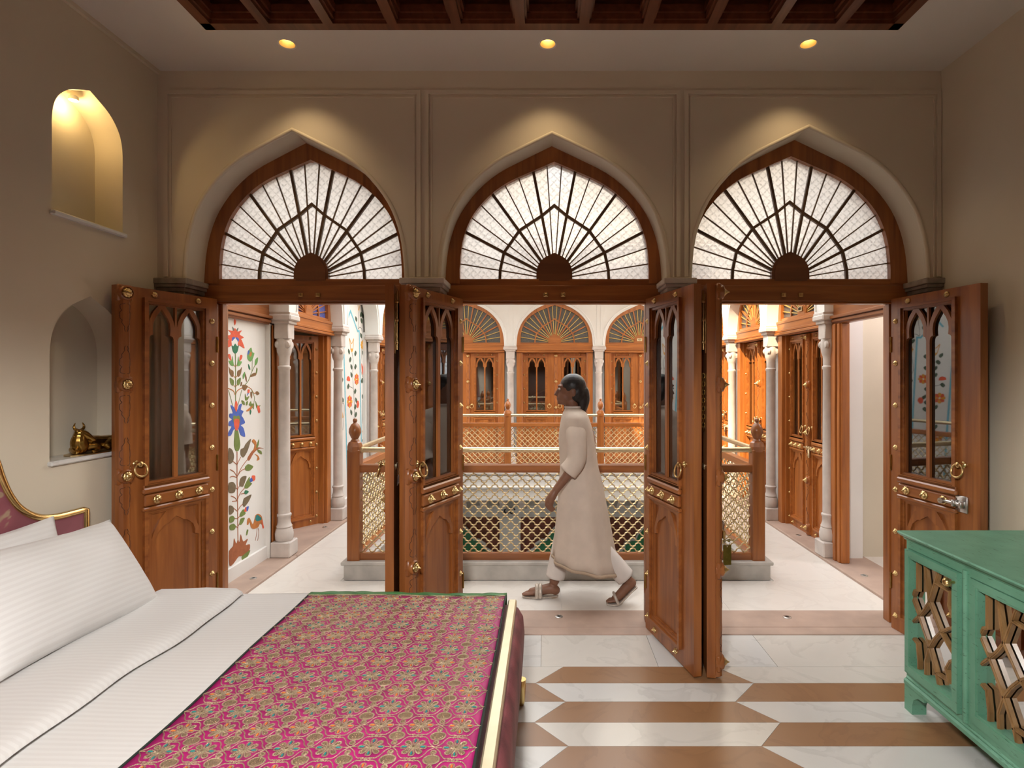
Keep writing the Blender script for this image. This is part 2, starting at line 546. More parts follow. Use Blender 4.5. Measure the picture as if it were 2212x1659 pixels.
# floor: a bed of mortar, every tile a piece of its own
mb = MB(); mb.box(XL - .3, XR + .3, YB - .3, 3.447, -0.12, -0.006)
floor = mb.obj('floor', MT['grout'])
tag(floor, 'polished floor of long white marble and tan stone tiles', 'floor', kind='structure')
def tile(poly, mat, name='tile', parent=None, z0=-0.006, z1=0.0, g=0.0012):
    cx = sum(p[0] for p in poly) / len(poly); cy = sum(p[1] for p in poly) / len(poly)
    q = []
    for x, y in poly:
        d = Vector((x - cx, y - cy)); 
        q.append((x - math.copysign(min(g, abs(d.x)), d.x), y - math.copysign(min(g, abs(d.y)), d.y)))
    mb = MB(); mb.prism(q, z0, z1, plane='xy')
    return mb.obj(name, mat, parent if parent is not None else floor)
# plain border along the doors
bx = [XL - .02, -1.55, -0.03, 0.62, 1.28, XR + .02]
for i in range(len(bx) - 1):
    tile([(bx[i], 3.072), (bx[i + 1], 3.072), (bx[i + 1], 3.447), (bx[i], 3.447)], MT['marble' if i % 2 else 'marble_b'])
RH = 0.1655
def jx(j, k):     # joint j at row boundary k
    s = 0.075 if (j + k) % 2 == 0 else -0.075
    return 0.02 + j * 0.99 + s
k = 0
y = 3.072
while y > YB + 0.05:
    y2 = max(y - RH, YB - 0.02)
    for j in range(-3, 3):
        a0, a1 = jx(j, k), jx(j + 1, k)
        b0, b1 = jx(j, k + 1), jx(j + 1, k + 1)
        cl = lambda x: min(max(x, XL - .02), XR + .02)
        a0, a1, b0, b1 = map(cl, (a0, a1, b0, b1))
        if max(a1 - a0, b1 - b0) < 0.03: continue
        poly = [(b0, y2), (b1, y2), (a1, y), (a0, y)]
        if abs(a1 - a0) < 1e-4: poly = [(b0, y2), (b1, y2), (a0, y)]
        if abs(b1 - b0) < 1e-4: poly = [(b0, y2), (a1, y), (a0, y)]
        brown = (j + k) % 2 == 0
        tile(poly, MT['brownstone'] if brown else MT['marble' if (j * 3 + k) % 3 else 'marble_b'])
    y = y2; k += 1

# threshold slabs in the three openings and on round the courtyard
thr = link('threshold', None); tag(thr, 'pink sandstone threshold slabs under the three door arches', 'threshold', kind='structure')
for (a, c) in ((-2.45, -0.9), (-0.9, 0.80), (0.80, 2.65)):
    mb = MB(); mb.cbox(a + .001, c - .001, 3.447, 3.545, -0.08, 0.006, 0.003)
    mb.obj('slab', MT['pinkstone'], thr)
    mb = MB(); mb.cbox(a + .001, c - .001, 3.548, 3.802, -0.08, 0.006, 0.002)
    mb.obj('slab', MT['pinkstone'], thr)

# front wall: one sheet of masonry with three arched openings
poly = [(XL - .35, -0.1), (XL - .35, 5.4), (XR + .35, 5.4), (XR + .35, -0.1)]
for (l, r, ax, za) in reversed(OPEN):
    poly += [(r, -0.1)] + arch(l, r, ZS, za, ax) + [(l, -0.1)]
mb = MB(); mb.prism(poly, YW, YO)
wf = mb.obj('wall_front', MT['wall'], smooth=30)
tag(wf, 'cream plaster wall pierced by three pointed arches', 'wall', kind='structure')
for (l, r, ax, za) in OPEN:         # soft bead round each arch
    pts = [(x, YW + .004, z) for x, z in [(r, ZS)] + arch(l, r, ZS, za, ax)[1:-1] + [(l, ZS)]]
    mb = MB(); mb.tube(pts, 0.013, 8)
    mb.obj('arch_bead', MT['wall'], wf, smooth=60)
for (a, c) in ((-2.308, -0.774), (-0.726, 0.802), (0.850, 2.384)):   # raised panel mouldings
    path = [(a, 2.21), (a, 3.331), (c, 3.331), (c, 2.21)]
    mb = MB(); mb.sweep_rect(path, 0.024, 0.010, y=YW)
    ins = [(a + .028, 2.21), (a + .028, 3.303), (c - .028, 3.303), (c - .028, 2.21)]
    mb.sweep_rect(ins, 0.008, 0.006, y=YW)
    mb.obj('panel_moulding', MT['wall'], wf)
def impost(x0, x1, y0, y1, mat, parent):
    mb = MB()
    for z0, z1, e in ((2.165, 2.2, .036), (2.145, 2.166, .026), (2.12, 2.146, .012), (2.06, 2.121, .004)):
        mb.cbox(x0 - e, x1 + e, y0 - e, y1, z0, z1, .004)
    return mb.obj('impost', mat, parent)
impost(-0.850, -0.650, YW, YF - .005, MT['stone'], wf)
impost(0.743, 0.872, YW, YF - .005, MT['stone'], wf)
impost(XL + .0, -2.201, YW, YF - .005, MT['darkstone'], wf)
impost(2.325, XR - .0, YW, YF - .005, MT['darkstone'], wf)

# side walls
def niche_outline(yc, hw, z0, zs, za):
    R = arch(yc - hw, yc + hw, zs, za)
    return [(yc + hw, z0)] + R + [(yc - hw, z0)]
NU = niche_outline(2.878, 0.222, 2.40, 2.83, 3.085)
NL = niche_outline(2.880, 0.236, 1.197, 1.70, 2.020)
wl = link('wall_left', None); tag(wl, 'cream plaster wall with two arched niches', 'wall', kind='structure')
mb = MB(); mb.prism(rect(YB - .3, YW + .02, -0.1, ZC + .3), XL - .16, XL, holes=[NU, NL], plane='yz')
mb.obj('plaster', MT['wall'], wl, smooth=30)
mb = MB(); mb.box(XL - .4, XL - .155, YB - .3, YW + .02, -.1, ZC + .3); mb.obj('backing', MT['wall'], wl)
for (yc, hw, z0) in ((2.878, .222, 2.40), (2.880, .236, 1.197)):
    mb = MB(); mb.cbox(XL - .155, XL + .022, yc - hw - .012, yc + hw + .012, z0 - .022, z0 + .002, .006)
    mb.obj('niche_sill', MT['marble'], wl)
mb = MB(); mb.box(XL, XL + .02, YB, YW, ZC - .022, ZC); mb.obj('cornice', MT['wall'], wl)
mb = MB(); mb.box(XR, XR + .35, YB - .3, YW + .02, -.1, ZC + .3)
tag(mb.obj('wall_right', MT['wall']), 'bare cream plaster wall behind the green cabinet', 'wall', kind='structure')
mb = MB(); mb.box(XL - .4, XR + .4, YB - .35, YB, -.1, 5.4)  # unseen wall, given a dark timber colour to reduce bounce light
tag(mb.obj('wall_back', MT['wood_hub']), 'unseen wall behind the viewer, made dark to cut bounce light', 'wall', kind='structure')

# ceiling with a coffered wooden field
DOWNLIGHTS = [(-1.448, 3.104), (.008, 3.104), (1.464, 3.104), (-1.448, -1.05), (.008, -1.05), (1.464, -1.05)]
CX0, CX1, CY0, CY1 = -1.821, 1.883, -0.72, 2.973
mb = MB(); mb.prism(rect(XL - .02, XR + .02, YB - .02, YW + .02), ZC, ZC + .25, holes=[rect(CX0, CX1, CY0, CY1)] + [[(x + .043 * math.cos(2 * PI * q / 20), y + .043 * math.sin(2 * PI * q / 20)) for q in range(20)] for x, y in DOWNLIGHTS], plane='xy')
tag(mb.obj('ceiling', MT['ceil']), 'pale plaster ceiling round the wooden coffers', 'ceiling', kind='structure')
cf = link('trim_1', None); tag(cf, 'dark red-brown coffered timber ceiling field', 'ceiling', kind='structure')
mb = MB(); mb.box(CX0 - .05, CX1 + .05, CY0 - .05, CY1 + .05, ZC + .16, ZC + .24); mb.obj('panel', MT['coffer_panel'], cf)
ncell = 11
dx = (CX1 - CX0) / ncell
def beam(x0, x1, y0, y1):
    mb = MB()
    mb.box(x0, x1, y0, y1, ZC - .004, ZC + .165)
    e = .022
    mb.box(x0 - e, x1 + e, y0 - e, y1 + e, ZC + .045, ZC + .085)
    mb.box(x0 - e / 2, x1 + e / 2, y0 - e / 2, y1 + e / 2, ZC + .015, ZC + .05)
    return mb.obj('beam', MT['coffer'], cf)
beam(CX0, CX1, CY1 - .055, CY1); beam(CX0, CX1, CY0, CY0 + .05)
beam(CX0, CX0 + .055, CY0, CY1); beam(CX1 - .055, CX1, CY0, CY1)
for i in range(1, ncell):
    x = CX0 + dx * i
    beam(x - .026, x + .026, CY0 + .05, CY1 - .055)
for j in range(1, 11):
    y = CY1 - .02 - j * (CY1 - CY0) / 11
    beam(CX0 + .05, CX1 - .05, y - .026, y + .026)

# ------------------------------------------------------------------ fan windows
def ray_hit(poly, th):
    """distance from the origin to an open polyline along the angle th"""
    d = Vector((math.cos(th), math.sin(th)))
    best = None
    for i in range(len(poly) - 1):
        a = Vector(poly[i]); e = Vector(poly[i + 1]) - a
        den = d.x * e.y - d.y * e.x
        if abs(den) < 1e-9: continue
        t = (a.x * e.y - a.y * e.x) / den
        s = (a.x * d.y - a.y * d.x) / den
        if t > 0 and -1e-6 <= s <= 1 + 1e-6:
            best = t if best is None else max(best, t)
    return best or 0.01

FANG = [0, 28, 54, 79, 101, 126, 152, 180]
def fanlight(root, l, r, zs, za, ax, gl, gr, gz0, gza, y0, mats, fine=True, door_z=2.076, jamb=None, jamb_d=.09, hinge_sign=None, inner_wood=None):
    """arched frame, transom, hub, glazing bars and panes as parts of root; front at local y0"""
    wv_, wh_, hub_, bar_, thin_, pane_ = mats
    gc = (gl + gr) / 2
    outer = [(r, gz0 - .03)] + arch(l, r, zs, za, ax) + [(l, gz0 - .03)]
    inner = arch(gl, gr, gz0 + .06, gza)
    inner = [(gr, gz0 - .03)] + inner + [(gl, gz0 - .03)]
    mb = MB(); mb.prism(outer + inner[::-1], y0, y0 + .08)
    mb.obj('arch_frame', wv_, root)
    mb = MB()
    mb.cbox(l, r, y0 - .012, y0 + .08, door_z + .012, gz0 - .045, .004)
    mb.cbox(l + .004, r - .004, y0 + .004, y0 + .075, gz0 - .046, gz0, .003)
    mb.cbox(l, r, y0 + .012, y0 + .08, door_z, door_z + .013, .002)
    tr = mb.obj('transom', wh_, root)
    if jamb:
        for (a, c) in ((l, l + jamb), (r - jamb, r)):
            mb = MB(); mb.cbox(a, c, y0, y0 + jamb_d, 0.006, door_z, .004)
            mb.cbox(a - (.0 if a == l else .018), c + (.018 if a == l else 0), y0 + .035, y0 + jamb_d, 0.006, door_z + .001, .003)
            mb.obj('jamb', wv_, root)
    ys = y0 + .03
    go = [(x - gc, z - gz0) for x, z in arch(gl, gr, gz0 + .06, gza)]
    go = [(gr - gc, -.01)] + go + [(gl - gc, -.01)]
    hw = (gr - gl) / 2; rz = gza - gz0
    ring = [(.58 * hw, -.01), (.575 * hw, .08 * rz), (.535 * hw, .23 * rz), (.37 * hw, .42 * rz), (.13 * hw, .548 * rz), (0, .635 * rz)]
    ring = ring + [(-x, z) for x, z in reversed(ring[:-1])]
    hubp = [(x * .19 * hw, z) for x, z in arch(-1, 1, .0, .206 * rz)]
    hub = [(.19 * hw, -.012), (.19 * hw, .035 * rz)] + [(x, .035 * rz + z * .92) for x, z in hubp[1:-1]] + [(-.19 * hw, .035 * rz), (-.19 * hw, -.012)]
    mb = MB(); mb.prism([(gc + x, gz0 + z) for x, z in hub], ys - .022, ys + .012)
    small = [(x * .86, z * .92) for x, z in hub]
    mb.prism([(gc + x, gz0 + z) for x, z in small], ys - .028, ys - .02)
    mb.obj('hub', hub_, root)
    th = [math.radians(a) for a in FANG]
    bw = .017 if fine else .022
    tw = .0072 if fine else .011
    def bar(name, a, r0, r1, w, mat, d=.016):
        c, s = math.cos(a), math.sin(a)
        mb = MB(); mb.sweep_rect([(gc + c * r0, gz0 + s * r0), (gc + c * r1, gz0 + s * r1)], w, d, y=ys + d / 2 - .004)
        return mb.obj(name, mat, root)
    for a in th[1:-1]:
        bar('glazing_bar', a, ray_hit(hub, a) * .9, ray_hit(go, a) + .01, bw, bar_, .02)
    mb = MB(); mb.sweep_rect([(gc + x, gz0 + z) for x, z in ring], bw, .02, y=ys + .007)
    mb.obj('ring_bar', bar_, root)
    for i in range(7):
        for s in (1, 2):
            a = th[i] + (th[i + 1] - th[i]) * s / 3
            bar('thin_bar', a, ray_hit(hub, a) * .9, ray_hit(go, a) + .008, tw, thin_, .010)
    steps = 3 if fine else 1
    for i in range(7):
        for s in range(steps):
            a0 = th[i] + (th[i + 1] - th[i]) * s / steps; a1 = th[i] + (th[i + 1] - th[i]) * (s + 1) / steps
            for (inn, out) in ((hub, ring), (ring, go)):
                n = 3 if steps == 3 else 6
                aa = [a0 + (a1 - a0) * q / n for q in range(n + 1)]
                O = [(ray_hit(out, a), a) for a in aa]; I = [(ray_hit(inn, a), a) for a in aa]
                pl = [(gc + rr * math.cos(a), gz0 + rr * math.sin(a)) for rr, a in O] + [(gc + rr * math.cos(a), gz0 + rr * math.sin(a)) for rr, a in reversed(I)]
                mb = MB(); mb.add([(x, ys + .004, z) for x, z in pl], [tuple(range(len(pl)))])
                mb.obj('pane', pane_, root)
    return tr

for i, ((l, r, ax, za), (gl, gr, gza)) in enumerate(zip(OPEN, GLASS)):
    w = link('window_%d' % (i + 1), None)
    tag(w, ('leftmost', 'middle', 'rightmost')[i] + ' arched fan window of patterned glass in dark wood above the doors', 'window', kind='structure')
    tr = fanlight(w, l - .004, r + .004, ZS, za + .004, ax, gl, gr, 2.234, gza, YF,
             (MT['wood'], MT['wood_h'], MT['wood_hub'], MT['lead'], MT['lead_thin'], MT['frost']), True, 2.076, jamb=.085, jamb_d=.10)
    cx = (gl + gr) / 2
    for dxx in (-.055, .055):
        mb = MB(); mb.cbox(cx + dxx - .014, cx + dxx + .014, YF - .022, YF - .011, 2.115, 2.14, .002)
        mb.cbox(cx + dxx - .006, cx + dxx + .006, YF - .034, YF - .021, 2.120, 2.135, .002)
        mb.obj('catch_plate', MT['brass'], w)

# ------------------------------------------------------------------ ornate door leaves
LW, LH, LT = 0.60, 2.09, 0.045
def rosette_mesh(name, R):
    mb = MB()
    mb.lathe([(R * 1.0, 0), (R * 1.02, -R * .14), (R * .92, -R * .30), (R * .72, -R * .42), (R * .5, -R * .46)], 40, axis='y', scallop=(10, .15))
    mb.lathe([(R * .66, -R * .35), (R * .62, -R * .56), (R * .46, -R * .70), (R * .33, -R * .76), (R * .30, -R * .86), (R * .18, -R * 1.05), (R * .02, -R * 1.35)], 20, axis='y', scallop=(5, .08))
    me = mb.mesh(name, 50); me.materials.append(MT['brass'])
    return me
ROS_S = rosette_mesh('stud', 0.0175)
ROS_L = rosette_mesh('rosette', 0.027)
def lancet(x0, x1, zb, zs, zt):
    """cusped lancet light"""
    c = (x0 + x1) / 2; h = (x1 - x0) / 2
    R = [(c + h, zb), (c + h, zs), (c + h * .98, zs + .015), (c + h * .9, zs + .028), (c + h * .68, zs + .036), (c + h * .70, zs + .05),
         (c + h * .72, zs + .075), (c + h * .66, zs + .105), (c + h * .48, zs + .135), (c + h * .24, zs + .16), (c, zt)]
    return R + [(2 * c - x, z) for x, z in reversed(R[:-1])]

def ring_mesh():
    mb = MB()
    pts = [(0.034 * math.sin(2 * PI * k / 20), -.030 - .008 * (1 - math.cos(2 * PI * k / 20)), -.036 + 0.036 * math.cos(2 * PI * k / 20)) for k in range(20)]
    mb.tube(pts, .0052, 8, closed=True)
    me = mb.mesh('ring_handle', 60); me.materials.append(MT['brass']); return me
RING = ring_mesh()
mb = MB(); mb.lathe([(.018, 0), (.018, -.006), (.010, -.012), (.009, -.026), (.0145, -.032), (.0145, -.042), (.004, -.048)], 14, axis='y')
BOSS_ME = mb.mesh('handle_boss', 50); BOSS_ME.materials.append(MT['brass'])

LEAF_CACHE = {}
def leaf_parts(sg, cover, wv_, wh_, key):
    """list of (name, mesh, location, parent index) for a leaf; sg = +1 extends to +x from the hinge"""
    if key in LEAF_CACHE: return LEAF_CACHE[key]
    out = []
    yf = -LT / 2
    def put(name, mb, mat, par=None, sm=None):
        if sg < 0:
            mb.v = [(-x, y, z) for x, y, z in mb.v]
        me = mb.mesh(name, sm)
        for m_ in (mat if isinstance(mat, (list, tuple)) else [mat]): me.materials.append(m_)
        out.append((name, me, (0, 0, 0), par)); return len(out) - 1
    def inst(name, me, loc, par=None):
        out.append((name, me, (sg * loc[0], loc[1], loc[2]), par)); return len(out) - 1
    gx0, gx1, gz0, gz1 = .085, .455, .985, 2.025      # glazed opening
    px0, px1, pz0, pz1 = .085, .455, .095, .850       # lower panel
    mb = MB(); mb.prism(rect(0, LW, 0, LH), yf, LT / 2, holes=[rect(gx0, gx1, gz0, gz1), rect(px0, px1, pz0, pz1)])
    put('frame', mb, wv_)
    def frame_ring(x0, x1, z0, z1, w, y0, y1):
        mb.prism(rect(x0, x1, z0, z1), y0, y1, holes=[rect(x0 + w, x1 - w, z0 + w, z1 - w)])
    mb = MB()
    frame_ring(gx0 - .012, gx1 + .012, gz0 - .012, gz1 + .012, .018, yf - .018, yf)
    frame_ring(gx0 - .002, gx1 + .002, gz0 - .002, gz1 + .002, .022, yf - .007, yf + .006)
    mb.cbox(gx0 - .020, gx1 + .024, yf - .026, yf, gz0 - .045, gz0 - .012, .008)
    mb.cbox(gx0 - .012, gx1 + .016, yf - .018, yf, gz0 - .015, gz0 + .006, .004)
    put('glazing_moulding', mb, wh_)
    # tracery
    a, c = gx0 + .012, gx1 - .012
    mid = (a + c) / 2
    zb, zs = gz0 + .02, 1.80
    hs = []
    for (x0, x1) in ((a + .016, mid - .012), (mid + .012, c - .016)):
        hs.append(lancet(x0, x1, zb, zs, zs + .185))
        w = x1 - x0
        for s in (0, 1):     # spandrel openings
            e0 = x0 - .006 if s == 0 else x1 + .006
            d = 1 if s == 0 else -1
            tri = [(e0, 2.002), (e0 + d * w * .40, 2.002), (e0 + d * w * .20, 1.965), (e0 + d * w * .06, 1.92), (e0, 1.885)]
            hs.append(tri)
    mb = MB(); mb.prism(rect(gx0, gx1, gz0, gz1), yf + .004, yf + .020, holes=hs)
    put('tracery', mb, wv_)
    mb = MB(); mb.box(gx0, gx1, yf + .022, yf + .027, gz0, gz1)
    put('glass', mb, MT['glass'])
    # lock rail with three rosettes
    mb = MB(); mb.cbox(gx0 - .010, gx1 + .012, yf - .020, yf, .868, .932, .006)
    lr = put('lock_rail', mb, wh_)
    for k in range(3):
        inst('rosette', ROS_L, (gx0 + .055 + k * .130, yf - .019, .900), lr)
    # lower panel
    mb = MB(); mb.box(px0, px1, yf + .014, yf + .030, pz0, pz1); put('lower_panel', mb, wv_)
    mb = MB()
    frame_ring(px0 - .012, px1 + .012, pz0 - .012, pz1 + .008, .018, yf - .018, yf)
    frame_ring(px0 - .002, px1 + .002, pz0 - .002, pz1, .024, yf - .006, yf + .015)
    mb.cbox(px0 - .020, px1 + .024, yf - .024, yf, pz1 - .008, pz1 + .014, .006)
    put('panel_moulding', mb, wh_)
    qa, qc = px0 + .024, px1 - .024
    h = (qc - qa) / 2; cx = (qa + qc) / 2
    cus = [(cx + h - .016, pz0 + .03), (cx + h - .016, .61), (cx + h * .90, .632), (cx + h * .74, .640), (cx + h * .76, .665), (cx + h * .66, .705), (cx + h * .45, .735), (cx + h * .30, .742), (cx + h * .22, .752), (cx, .775)]
    hole = cus + [(2 * cx - x, z) for x, z in reversed(cus[:-1])]
    ex = []
    for d in (-1, 1):
        e0 = cx + d * (h - .016)
        ex.append([(e0, .816), (e0 - d * h * .52, .816), (e0 - d * h * .30, .775), (e0 - d * h * .12, .725), (e0, .675)])
    mb = MB(); mb.prism(rect(qa, qc, pz0 + .022, pz1 - .024), yf + .001, yf + .0145, holes=[hole] + ex)
    put('panel_arch', mb, wv_)
    # studs
    for k in range(8):
        z = 1.945 - k * .265
        if z > .05: inst('stud', ROS_S, (.036, yf, z))
    for x in (.13, .40): inst('stud', ROS_S, (x, yf, 2.060))
    for x in (.13, .40): inst('stud', ROS_S, (x, yf, .042))
    b = inst('handle_boss', BOSS_ME, (.505, yf, 1.115))
    out.append(('ring_handle', RING, (0, -.006, .005), b))
    for z in (.30, 1.05, 1.80):
        mb = MB(); mb.lathe([(.006, -.05), (.006, .05)], 8, c=(0, -LT / 2 - .002, z))
        put('hinge', mb, MT['dbrass'])
    if cover:
        x0, x1 = LW - .058, LW + .012
        xm = (x0 + x1) / 2
        sec = [(x0, yf), (x0 + .006, yf - .020), (x0 + .020, yf - .034), (x1 - .020, yf - .034), (x1 - .006, yf - .020), (x1, yf)]
        mb = MB(); mb.prism(sec, .012, LH - .012, plane='xy')
        cs = put('cover_strip', mb, wv_)
        zr = [2.045, 1.553, 1.06, .57, .08]
        for z in zr:
            mb = MB(); mb.lathe([(.040, 0), (.040, -.03), (.037, -.041), (.032, -.045), (.029, -.040), (.005, -.040)], 18, c=(xm, yf, z), axis='y')
            mb.cbox(x0 - .006, x1 + .004, yf - .028, yf, z - .045, z + .045, .008)
            bo = put('boss', mb, wv_, None, 40)
            inst('rosette', ROS_L, (xm, yf - .040, z), bo)
        # cartouche lines between the bosses, their recess shade painted as dark raised tubes
        for k in range(4):
            zt, zl = zr[k] - .055, zr[k + 1] + .055
            L = zt - zl
            mb = MB()
            for side in (-1, 1):
                for (za, zb_) in ((zt, zt - L * .40), (zl, zl + L * .40)):
                    d = zb_ - za
                    pts = [(xm + side * .006, za + d * .02), (xm + side * .024, za + d * .06), (xm + side * .024, za + d * .20), (xm + side * .019, za + d * .26),
                           (xm + side * .027, za + d * .34), (xm + side * .026, za + d * .52), (xm + side * .019, za + d * .60), (xm + side * .020, za + d * .70),
                           (xm + side * .008, za + d * .84), (xm + side * .010, za + d * .90), (xm + side * .005, za + d * 1.0)]
                    def yy(x): 
                        e = abs(x - xm)
                        return yf - (.0345 if e < .015 else .0345 - (e - .015) * 1.0)
                    mb.tube([(p.x, yy(p.x), p.y) for p in catmull(pts, 3)], .0015, 5)
            put('carving', mb, MT['groove_shade'], cs)
    LEAF_CACHE[key] = out
    return out

NDOOR = [0]
def door_leaf(M, sg, label, mats=('wood', 'wood_h'), w=LW, h=LH, extra=None):
    NDOOR[0] += 1
    root = link('door_%d' % NDOOR[0], None, None, M @ Matrix.Diagonal((w / LW, 1, h / LH, 1)))
    tag(root, label, 'door', kind='structure')
    parts = leaf_parts(sg, sg < 0, MT[mats[0]], MT[mats[1]], (sg, mats[0]))
    objs = []
    for (name, me, loc, par) in parts:
        o = link(name, me, root if par is None else objs[par])
        o.location = loc
        objs.append(o)
    return root

def open_leaf(hx, hy, dxy, sg, label, w):
    """leaf swung into the room so that it points along dxy from its hinge"""
    d = Vector(dxy).normalized()
    c, s = (d.x, d.y) if sg > 0 else (-d.x, -d.y)
    return door_leaf(Matrix.Translation((hx, hy, .008)) @ Matrix.Rotation(math.atan2(s, c), 4, 'Z'), sg, label, w=w)

HY = 3.545
leaf_LL = open_leaf(-2.118, HY, (-.200, -.575), -1, 'studded teak door leaf standing open beside the bull niche', .60)
leaf_LR = open_leaf(-0.922, HY, (.090, -.60), 1, 'teak door leaf seen edge on, left of the paired leaves by the bed foot', .60)
leaf_CL = open_leaf(-0.552, HY, (-.217, -.555), -1, 'teak door leaf with brass bosses just past the bed runner', .60)
leaf_CR = open_leaf(0.655, HY, (.145, -.57), 1, 'teak door leaf right of the walking person, glass showing painted flowers', .61)
leaf_RL = open_leaf(0.962, HY, (-.088, -.60), -1, 'teak door leaf seen edge on with padlock and brass key tag', .61)
leaf_RR = open_leaf(2.222, HY, (.090, -.62), 1, 'teak door leaf standing open behind the green cabinet', .62)

# bolts, chain and slide latch on particular leaves
def on_leaf(root, name, mb, mat, sm=50):
    return mb.obj(name, mat, root, smooth=sm)
for root, sg in ((leaf_LR, 1), (leaf_RL, -1), (leaf_CR, 1), (leaf_CL, -1)):
    mb = MB(); x = sg * .555
    mb.cbox(min(x - .014, x + .014), max(x - .014, x + .014), LT / 2, LT / 2 + .004, 1.72, 2.04, .001)
    mb.tube([(x, LT / 2 + .012, 1.74), (x, LT / 2 + .012, 2.06)], .006, 8)
    for z in (1.78, 1.90, 2.0): mb.cbox(x - .011, x + .011, LT / 2 + .003, LT / 2 + .021, z - .008, z + .008, .002)
    on_leaf(root, 'bolt', mb, MT['brass'])
# slide latch of the leaf behind the cabinet
mb = MB()
mb.cbox(.462, .535, -LT / 2 - .012, -LT / 2, .855, .945, .003)
mb.tube([(.40, -LT / 2 - .026, .90), (.52, -LT / 2 - .026, .90)], .009, 10)
mb.lathe([(.016, -.05), (.016, -.03), (.009, -.028)], 12, c=(.405, -LT / 2, .90), axis='y')
for x in (.47, .515): mb.cbox(x - .009, x + .009, -LT / 2 - .040, -LT / 2 - .01, .882, .918, .003)
on_leaf(leaf_RR, 'slide_latch', mb, MT['steel'])
# chain on the back of the edge-on leaf
mb = MB()
for k in range(14):
    z = 1.60 - k * .022
    pts = []
    for q in range(8):
        a = 2 * PI * q / 8
        pts.append((-.552 + (.008 * math.cos(a) if k % 2 else 0), LT / 2 + .012 + (0 if k % 2 else .008 * math.cos(a)), z + .015 * math.sin(a)))
    mb.tube(pts, .0024, 5, closed=True)
on_leaf(leaf_RL, 'chain', mb, MT['dbrass'])
for root, sg in ((leaf_RL, -1), (leaf_LR, 1)):
    mb = MB(); x = sg * .50
    mb.cbox(x - .03, x + .03, LT / 2, LT / 2 + .006, 1.09, 1.12, .002)
    pts = [(x + .028 * math.cos(2 * PI * q / 14), LT / 2 + .02 + .012 * math.sin(PI * q / 14), 1.075 + .035 * math.sin(2 * PI * q / 14)) for q in range(14)]
    mb.tube(pts, .0045, 6, closed=True)
    on_leaf(root, 'pull_ring', mb, MT['pbrass'])
# slide bolt with padlock and tag on the face of the same leaf
mb = MB(); yb = -LT / 2 - .035
mb.cbox(-.50, -.43, -LT / 2 - .012, -LT / 2, .80, .93, .003)
mb.lathe([(.016, -.02), (.021, 0), (.021, .02), (.013, .03), (.013, .05), (.018, .06), (.018, .075), (.006, .085)], 12, c=(-.465, yb, .84))
on_leaf(leaf_RL, 'slide_bolt', mb, MT['brass'])

# ------------------------------------------------------------------ courtyard shell
WX0, WX1, WY0, WY1 = -1.618, 1.789, 4.364, 8.60     # outer edge of the well kerb
KW = 0.20                                           # kerb width
AL, AR = -2.24, 2.42        # faces of the side arcades
BAYS = [4.93, 6.20, 7.50, 8.80, 10.02]
FY = 10.10                  # face of the far arcade
FXC = (-0.654, 0.960)
cyf = link('courtyard_floor', None); tag(cyf, 'pale marble gallery floor round the open well', 'floor', kind='structure')
mb = MB()
mb.prism(rect(-2.62, 2.80, 3.80, 10.5), -.26, -.006, holes=[rect(WX0 + KW, WX1 - KW, WY0 + KW, WY1 - KW)], plane='xy')
mb.obj('slab', MT['white'], cyf)
def slabs(x0, x1, y0, y1, nx, ny, mat=None, name='paving_slab'):
    for i in range(nx):
        for j in range(ny):
            a = x0 + (x1 - x0) * i / nx; b_ = x0 + (x1 - x0) * (i + 1) / nx
            c = y0 + (y1 - y0) * j / ny; d = y0 + (y1 - y0) * (j + 1) / ny
            tile([(a, c), (b_, c), (b_, d), (a, d)], mat or MT['cmarble'], name, cyf, -.006, 0.0, .0008)
slabs(-2.21, 2.42, 3.802, WY0, 4, 1)
slabs(-2.21, WX0, WY0, WY1, 1, 5); slabs(WX1, 2.42, WY0, WY1, 1, 5)
slabs(-2.21, 2.42, WY1, FY - .06, 5, 1)
for (x0, x1) in ((-2.62, -2.21), (2.42, 2.80)):
    ys = [3.802, 4.93, 6.20, 7.50, 8.80, 10.04]
    for a, c in zip(ys, ys[1:]):
        mb = MB(); mb.cbox(x0, x1, a + .001, c - .001, -.006, .022, .006); mb.obj('edging_slab', MT['pinkstone'], cyf)
mb = MB(); mb.cbox(-2.21, 2.42, FY - .06, 10.5, -.006, .022, .006); mb.obj('edging_slab', MT['pinkstone'], cyf)

# kerb round the well
kerb = link('kerb', None); tag(kerb, 'weathered marble kerb carrying the railings round the well', 'kerb', kind='structure')
def kerb_run(x0, x1, y0, y1):
    mb = MB(); mb.box(x0 + .02, x1 - .02, y0 + .02, y1 - .02, 0, .118); mb.obj('kerb_course', MT['greystone'], kerb)
    mb = MB(); mb.cbox(x0, x1, y0, y1, .117, .146, .006); mb.obj('kerb_cap', MT['greystone'], kerb)
kerb_run(WX0, WX1, WY0, WY0 + KW); kerb_run(WX0, WX1, WY1 - KW, WY1)
kerb_run(WX0, WX0 + KW, WY0 + KW, WY1 - KW); kerb_run(WX1 - KW, WX1, WY0 + KW, WY1 - KW)

